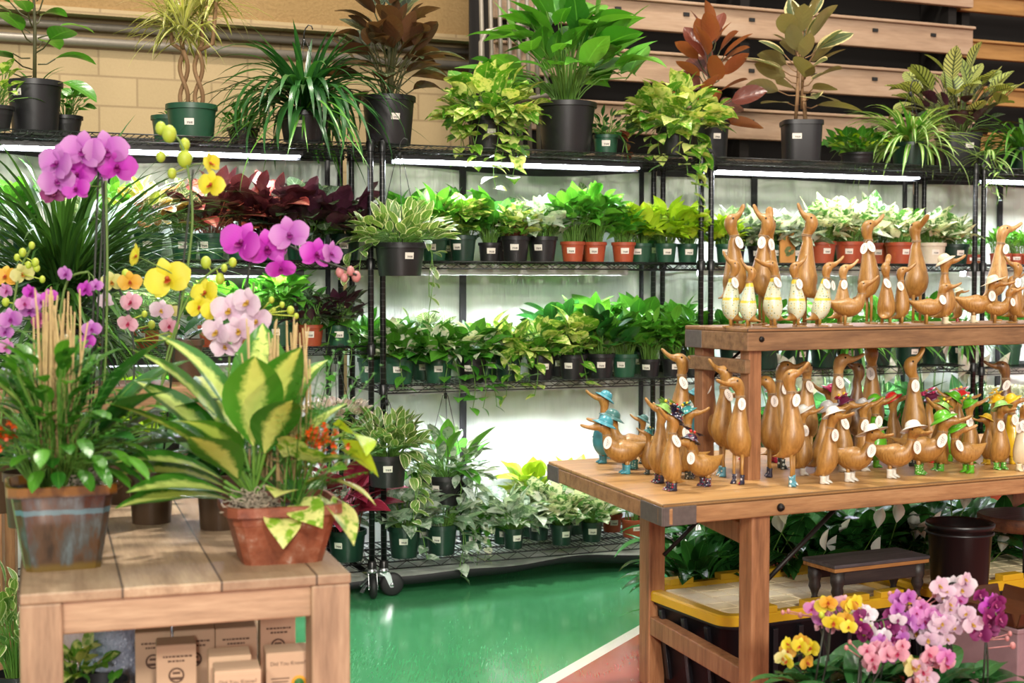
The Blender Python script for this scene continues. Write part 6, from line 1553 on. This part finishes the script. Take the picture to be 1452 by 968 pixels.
# ================================================================== under and around the duck table
toteb = plain('black tote plastic', '#17171b', .42); totey = plain('yellow tote lid', '#cda21c', .45, var=.08); lidw = plain('dusty pale lid panel', '#f2e2b8', .6, var=.12, scale=14)
def tote(c, ang, L, Wd, H, label):
    root = empty('storage_tote', c, ang, label, 'storage tote')
    def rr_(hx, hy, r, z, n=5):
        out = []
        for cx, cy, a0 in ((hx - r, hy - r, 0), (-hx + r, hy - r, pi / 2), (-hx + r, -hy + r, pi), (hx - r, -hy + r, 1.5 * pi)):
            for i in range(n + 1):
                a = a0 + i / n * pi / 2; out.append(V((cx + r * math.cos(a), cy + r * math.sin(a), z)))
        return out
    hx, hy = L / 2, Wd / 2
    m = MB(); m.loft([rr_(hx * .86, hy * .84, .05, 0), rr_(hx * .94, hy * .92, .05, H - .05), rr_(hx * .97, hy * .96, .05, H - .045), rr_(hx * .97, hy * .96, .05, H - .03)]); m.build('tub', toteb, root)
    for sx in range(-3, 4):
        x = sx * L * .125
        for s in (-1, 1): MB().bar((x * .93, s * hy * .86, .03), (x, s * hy * .935, H - .055), .018, .016, V((0, 1, 0))).build('rib', toteb, root, False, .002)
    for sy in (-1, 0, 1):
        for s in (-1, 1): MB().bar((s * hx * .88, sy * hy * .5, .03), (s * hx * .955, sy * hy * .52, H - .055), .018, .016, V((1, 0, 0))).build('rib', toteb, root, False, .002)
    m = MB(); m.loft([rr_(hx, hy, .06, H - .032), rr_(hx * 1.0, hy * 1.0, .06, H - .006), rr_(hx * .985, hy * .98, .055, H), rr_(hx * .90, hy * .87, .04, H), rr_(hx * .885, hy * .85, .04, H - .018), rr_(.01, .01, .004, H - .018)]); lid = m.build('lid', totey, root); es = lid.modifiers.new('edges', 'EDGE_SPLIT'); es.split_angle = .5
    nx, ny = 8, 5
    for i in range(nx):
        for j in range(ny):
            x = (i + .5 - nx / 2) * (L * .82 / nx); y = (j + .5 - ny / 2) * (Wd * .78 / ny)
            MB().box((x, y, H - .014), (L * .82 / nx - .005, Wd * .78 / ny - .005, .010)).build('lid_panel', lidw, lid, False, .002)
    for x in (-.62, -.1, .3, .66):
        for s in (-1, 1): MB().box((x * hx, s * hy * .92, H + .008), (L * .12, .04, .022)).build('lid_lug', totey, lid, False, .003)
    return root
LZ_ = .315
ca, cb = onz(1028, 876, LZ_), onz(960, 829, LZ_); tdir = te; TWd = .50
tl_, TLn = .50, .78
cc = ca + te * (TLn / 2) + tn * (TWd / 2)
tote(V((cc.x, cc.y, 0)), ta, TLn, TWd, LZ_, 'black tote with yellow lid under the duck table, bench and bucket on it')
c2 = ca + te * (TLn + .06 + .39) + tn * (TWd / 2 + .02)
tote(V((c2.x, c2.y, 0)), ta, TLn, TWd, LZ_ + .0, 'second black tote with yellow lid, the slab stool on it')
# bench
bz = LZ_ + .018
blackw = wood('blackened bench wood', '#2a2320', '#15110f', '#3b322c', 0, 1.5, .5); btop = wood('grey purple bench top wood', '#4c4548', '#2a2628', '#655c5e', 0, 1.5, .55)
edgew = wood('raw bench edge wood', '#a8743c', '#6f4a26', '#bd8a4c', 0, 1.5, .6)
bc = onz(1228, 842, bz); ba = math.atan2(te.y, te.x)
bw_ = 172 * bc.y / F
root = empty('small_bench', V((bc.x, bc.y, bz - .0135)), ba, 'small black footed wooden bench standing on the yellow tote lid', 'bench')
bh_ = .135
MB().box((0, 0, bh_ - .006), (bw_, .16, .012)).build('seat', btop, root, False, .003)
MB().box((0, 0, bh_ - .018), (bw_ * .99, .155, .012)).build('seat_edge', edgew, root, False, .002)
for s in (-1, 1): MB().box((0, s * .06, bh_ - .045), (bw_ * .93, .014, .045)).build('apron', blackw, root, False, .003)
for sx in (-1, 1):
    for sy in (-1, 1):
        MB().lathe([(.009, 0), (.012, .006), (.009, .016), (.013, .03), (.020, .045), (.017, .06), (.022, .075), (.022, bh_ - .024)], 14, (sx * bw_ * .42, sy * .055, 0), capb=True, capt=True).build('leg', blackw, root)
# bucket
uc = onz(1360, 836, bz); ur = 48 * uc.y / F
root = empty('black_bucket', V((uc.x, uc.y, bz - .0135)), 0, 'empty glossy black plastic bucket standing on the yellow tote lid', 'bucket')
buc = plain('glossy black plastic', '#0f0e0f', .35)
MB().lathe([(ur * .78, .0), (ur * .80, .004), (ur * .93, .215), (ur * .97, .217), (ur * 1.0, .222), (ur * 1.0, .232), (ur * .96, .235), (ur * .90, .23), (ur * .76, .012), (.001, .01)], 36, capb=True).build('pail', buc, root)
MB().lathe([(ur * .955, .196), (ur * .985, .198), (ur * .985, .203), (ur * .96, .206)], 36).build('rim_band', buc, root)
# slab stool
sc2 = onz(1452, 800, bz); slabm = wood('grey slab wood', '#6d6268', '#474046', '#857a80', 0, 1.2, .5); bark = wood('slab edge wood', '#6a4026', '#40261a', '#855634', 0, 1.5, .6)
sh = (ony(1420, 728, sc2.y).z - bz + .0135)
root = empty('slab_stool', V((sc2.x, sc2.y, bz - .0135)), ba, 'round wooden slab stool on thin black rods above the second tote', 'stool')
MB().lathe([(.145, sh - .05), (.158, sh - .035), (.160, sh - .006), (.155, sh - .001)], 36, capb=True).build('slab', bark, root)
MB().lathe([(.154, sh - .001), (.08, sh + .001), (.001, sh + .001)], 36).build('slab_face', slabm, root)
for a in (2.6, 3.9, 5.2, .6): MB().tube([(.112 * math.cos(a), .112 * math.sin(a), sh - .05), (.125 * math.cos(a), .125 * math.sin(a), 0)], .0045, 8).build('leg', iron, root)
# pot with broad leaves at the table end
rr = random.Random(120); p = onz(986, 935, 0); P = (.085, .065, .16, 'black'); z0 = soilz(P)
potted('potted_peace_lily', 'broad dark leaved plant in a black pot between the table legs and the tote', 'potted plant', p, P, join(lily(rr, z0, .78, 80, 0), straps(rr, z0, 26, .24, .02, 'lily', .3, 1.2, 1.6, .04)), sticker=False)
for i, (px, Yv, s, nf) in enumerate(((1010, 5.05, 1.15, 2), (1060, 5.0, 1.15, 4), (1125, 4.98, 1.1, 3), (1180, 5.0, 1.1, 4), (1240, 5.05, 1.15, 5), (1300, 5.1, 1.15, 5), (1360, 5.15, 1.1, 4), (1425, 5.2, 1.1, 3))):
    rr = random.Random(130 + i); P = (.062, .05, .15, 'black')
    potted('potted_peace_lily', 'peace lily on the floor behind the totes, ' + ORD[i + 1] + ' from the table end', 'potted plant', ((px - 726) / F * (Yv + .12), Yv + .12, 0), P, lily(rr, soilz(P), s * .90, 65, max(1, nf - 1), (.30, .46), True), sticker=False)
# orchids standing in front
Yo = 3.42
def grp(rr, cx, cy, n, sx, sy, cols, w0=26): return [(cx + rr.uniform(-sx, sx), cy + rr.uniform(-sy, sy), w0 * rr.uniform(.85, 1.2), rr.choice(cols)) for _ in range(n)]
PM = (.044, .036, .11, 'black')
cr = empty('orchid_bench', ((1275 - 726) / F * (Yo + .02), Yo + .02, 0), ta, 'low dark bench holding the small orchids in front of the totes', 'bench')
MB().box((0, 0, .185), (.66, .26, .03)).build('board', rwood, cr, False, .003)
for x in (-.28, .28): MB().box((x, 0, .085), (.04, .22, .17)).build('leg', rwood, cr, False, .003)
spec = [
    (1150, 'yellow and orange orchid leaning out at the open end of the orchid bench', [((1190, 872), 9, 24, 20, ['orange', 'yellow']), ((1130, 930), 7, 22, 22, ['paleyellow', 'yellow', 'orange'])], .0, [(1165, 872), (1205, 868), (1220, 880), (1232, 890)]),
    (1178, 'light pink and lilac orchid nearest the table leg, beside the yellow one', [((1172, 868), 12, 26, 26, ['pink', 'lavender', 'peach'])], .07, [(1110, 868), (1135, 872), (1118, 866)]),
    (1232, 'white orchid with plum lips, stakes standing in front', [((1245, 882), 12, 30, 20, ['white', 'white', 'plum']), ((1262, 915), 6, 18, 16, ['plum', 'lavender'])], .03, [(1225, 898), (1235, 905), (1268, 905)]),
    (1215, 'salmon pink orchid low in front of the white one', [((1225, 930), 5, 14, 18, ['peach']), ((1265, 928), 5, 14, 14, ['peach', 'pink'])], -.06, [(1205, 910), (1200, 918)]),
    (1292, 'dense dusky pink orchid with many small buds beneath the bench', [((1290, 872), 9, 22, 26, ['pink', 'lavender']), ((1315, 885), 8, 20, 22, ['pink', 'blush'])], .06, [(1262 + 7 * i, 842 + (i * 5) % 22) for i in range(11)]),
    (1345, 'tall blush white orchid reaching up before the bucket', [((1350, 832), 6, 24, 14, ['blush', 'white']), ((1355, 870), 14, 28, 26, ['blush', 'blush', 'pink']), ((1330, 895), 8, 20, 18, ['blush'])], .04, [(1335, 840), (1342, 850), (1328, 836)]),
    (1398, 'dark plum orchid at the far end of the orchid bench', [((1402, 868), 13, 16, 34, ['plum', 'plum', 'magenta'])], .03, [(1428, 905), (1436, 915), (1432, 898)]),
    (1312, 'peach and cream orchid hanging low at the front of the orchid bench', [((1300, 950), 7, 20, 14, ['peach', 'blush', 'paleyellow']), ((1328, 935), 6, 14, 12, ['pink', 'peach'])], -.07, [(1318, 958), (1300, 965), (1340, 945)]),
]
for i, (px, lb, gs, dy, buds) in enumerate(spec):
    rr = random.Random(150 + i); Yv = Yo + dy; b = V(((px - 726) / F * Yv, Yv, .2005))
    stems = []
    for gi, ((cx, cy), n, sx, sy, cols) in enumerate(gs):
        stems.append(dict(path=[ony(px + (cx - px) * .25, 985, Yv), ony(px + (cx - px) * .6, 930 if cy < 905 else 955, Yv), ony(cx - sx * .4, cy + sy * .3, Yv), ony(cx + sx * .6, cy - sy * .3, Yv - .02)], dark=True, r=.0026,
                          stake=ony(px + (cx - px) * .5, cy + 8, Yv) if gi == 0 else None,
                          flowers=[(ony(x, y, Yv - .03 + rr.uniform(-.04, .04)), w_ * Yv / F, c, aim(rr, .9)) for x, y, w_, c in grp(rr, cx, cy, int(n * 1.35), sx, sy, cols, 27)],
                          buds=[(ony(x, y, Yv + rr.uniform(-.02, .02)), .0065 * rr.uniform(.7, 1.2), budp if i not in (0, 2) else budm) for x, y in buds] if gi == 0 else ()))
    orchid(lb, b, PM, stems, 5, .19, seed=20 + i, group='small orchids in front of the totes')
# mauve box with a brown tray
mv = plain('mauve painted board', '#8a6d72', .6); tr_ = plain('brown glazed metal tray', '#4a2a18', .25, .2)
bx0 = ony(1470, 885, 3.72)
root = empty('painted_box', V((bx0.x, bx0.y, 0)), ta, 'mauve painted box beyond the orchids with a brown tray on top', 'box'); hz_ = ony(1440, 893, 3.62).z
MB().box((0, .1, hz_ / 2), (.24, .3, hz_)).build('carcass', mv, root, False, .003); MB().box((0, .1, hz_ - .006), (.246, .306, .012)).build('lid', mv, root, False, .002)
root = empty('brown_tray', V((bx0.x, bx0.y, hz_ + .001)), ta, 'shallow brown metal tray resting on the mauve box', 'tray')
m = MB(); hx, hy = .128, .16
q0 = [V((-hx * .9, -.06 + .02, 0)), V((hx * .9, -.04, 0)), V((hx * .9, .24, 0)), V((-hx * .9, .24, 0))]
MB().hexa(q0, [p + V((0, 0, .006)) for p in q0]).build('tray_floor', tr_, root, False)
for a, b in ((0, 1), (1, 2), (2, 3), (3, 0)):
    A_, B2 = q0[a], q0[b]; o_ = ((A_ + B2) / 2 - V((0, .1, 0))).normalized() * .012
    MB().hexa([A_, B2, B2 + o_ * .3, A_ + o_ * .3], [A_ + o_ + V((0, 0, .04)), B2 + o_ + V((0, 0, .04)), B2 + o_ * 1.4 + V((0, 0, .04)), A_ + o_ * 1.4 + V((0, 0, .04))]).build('tray_side', tr_, root, False)
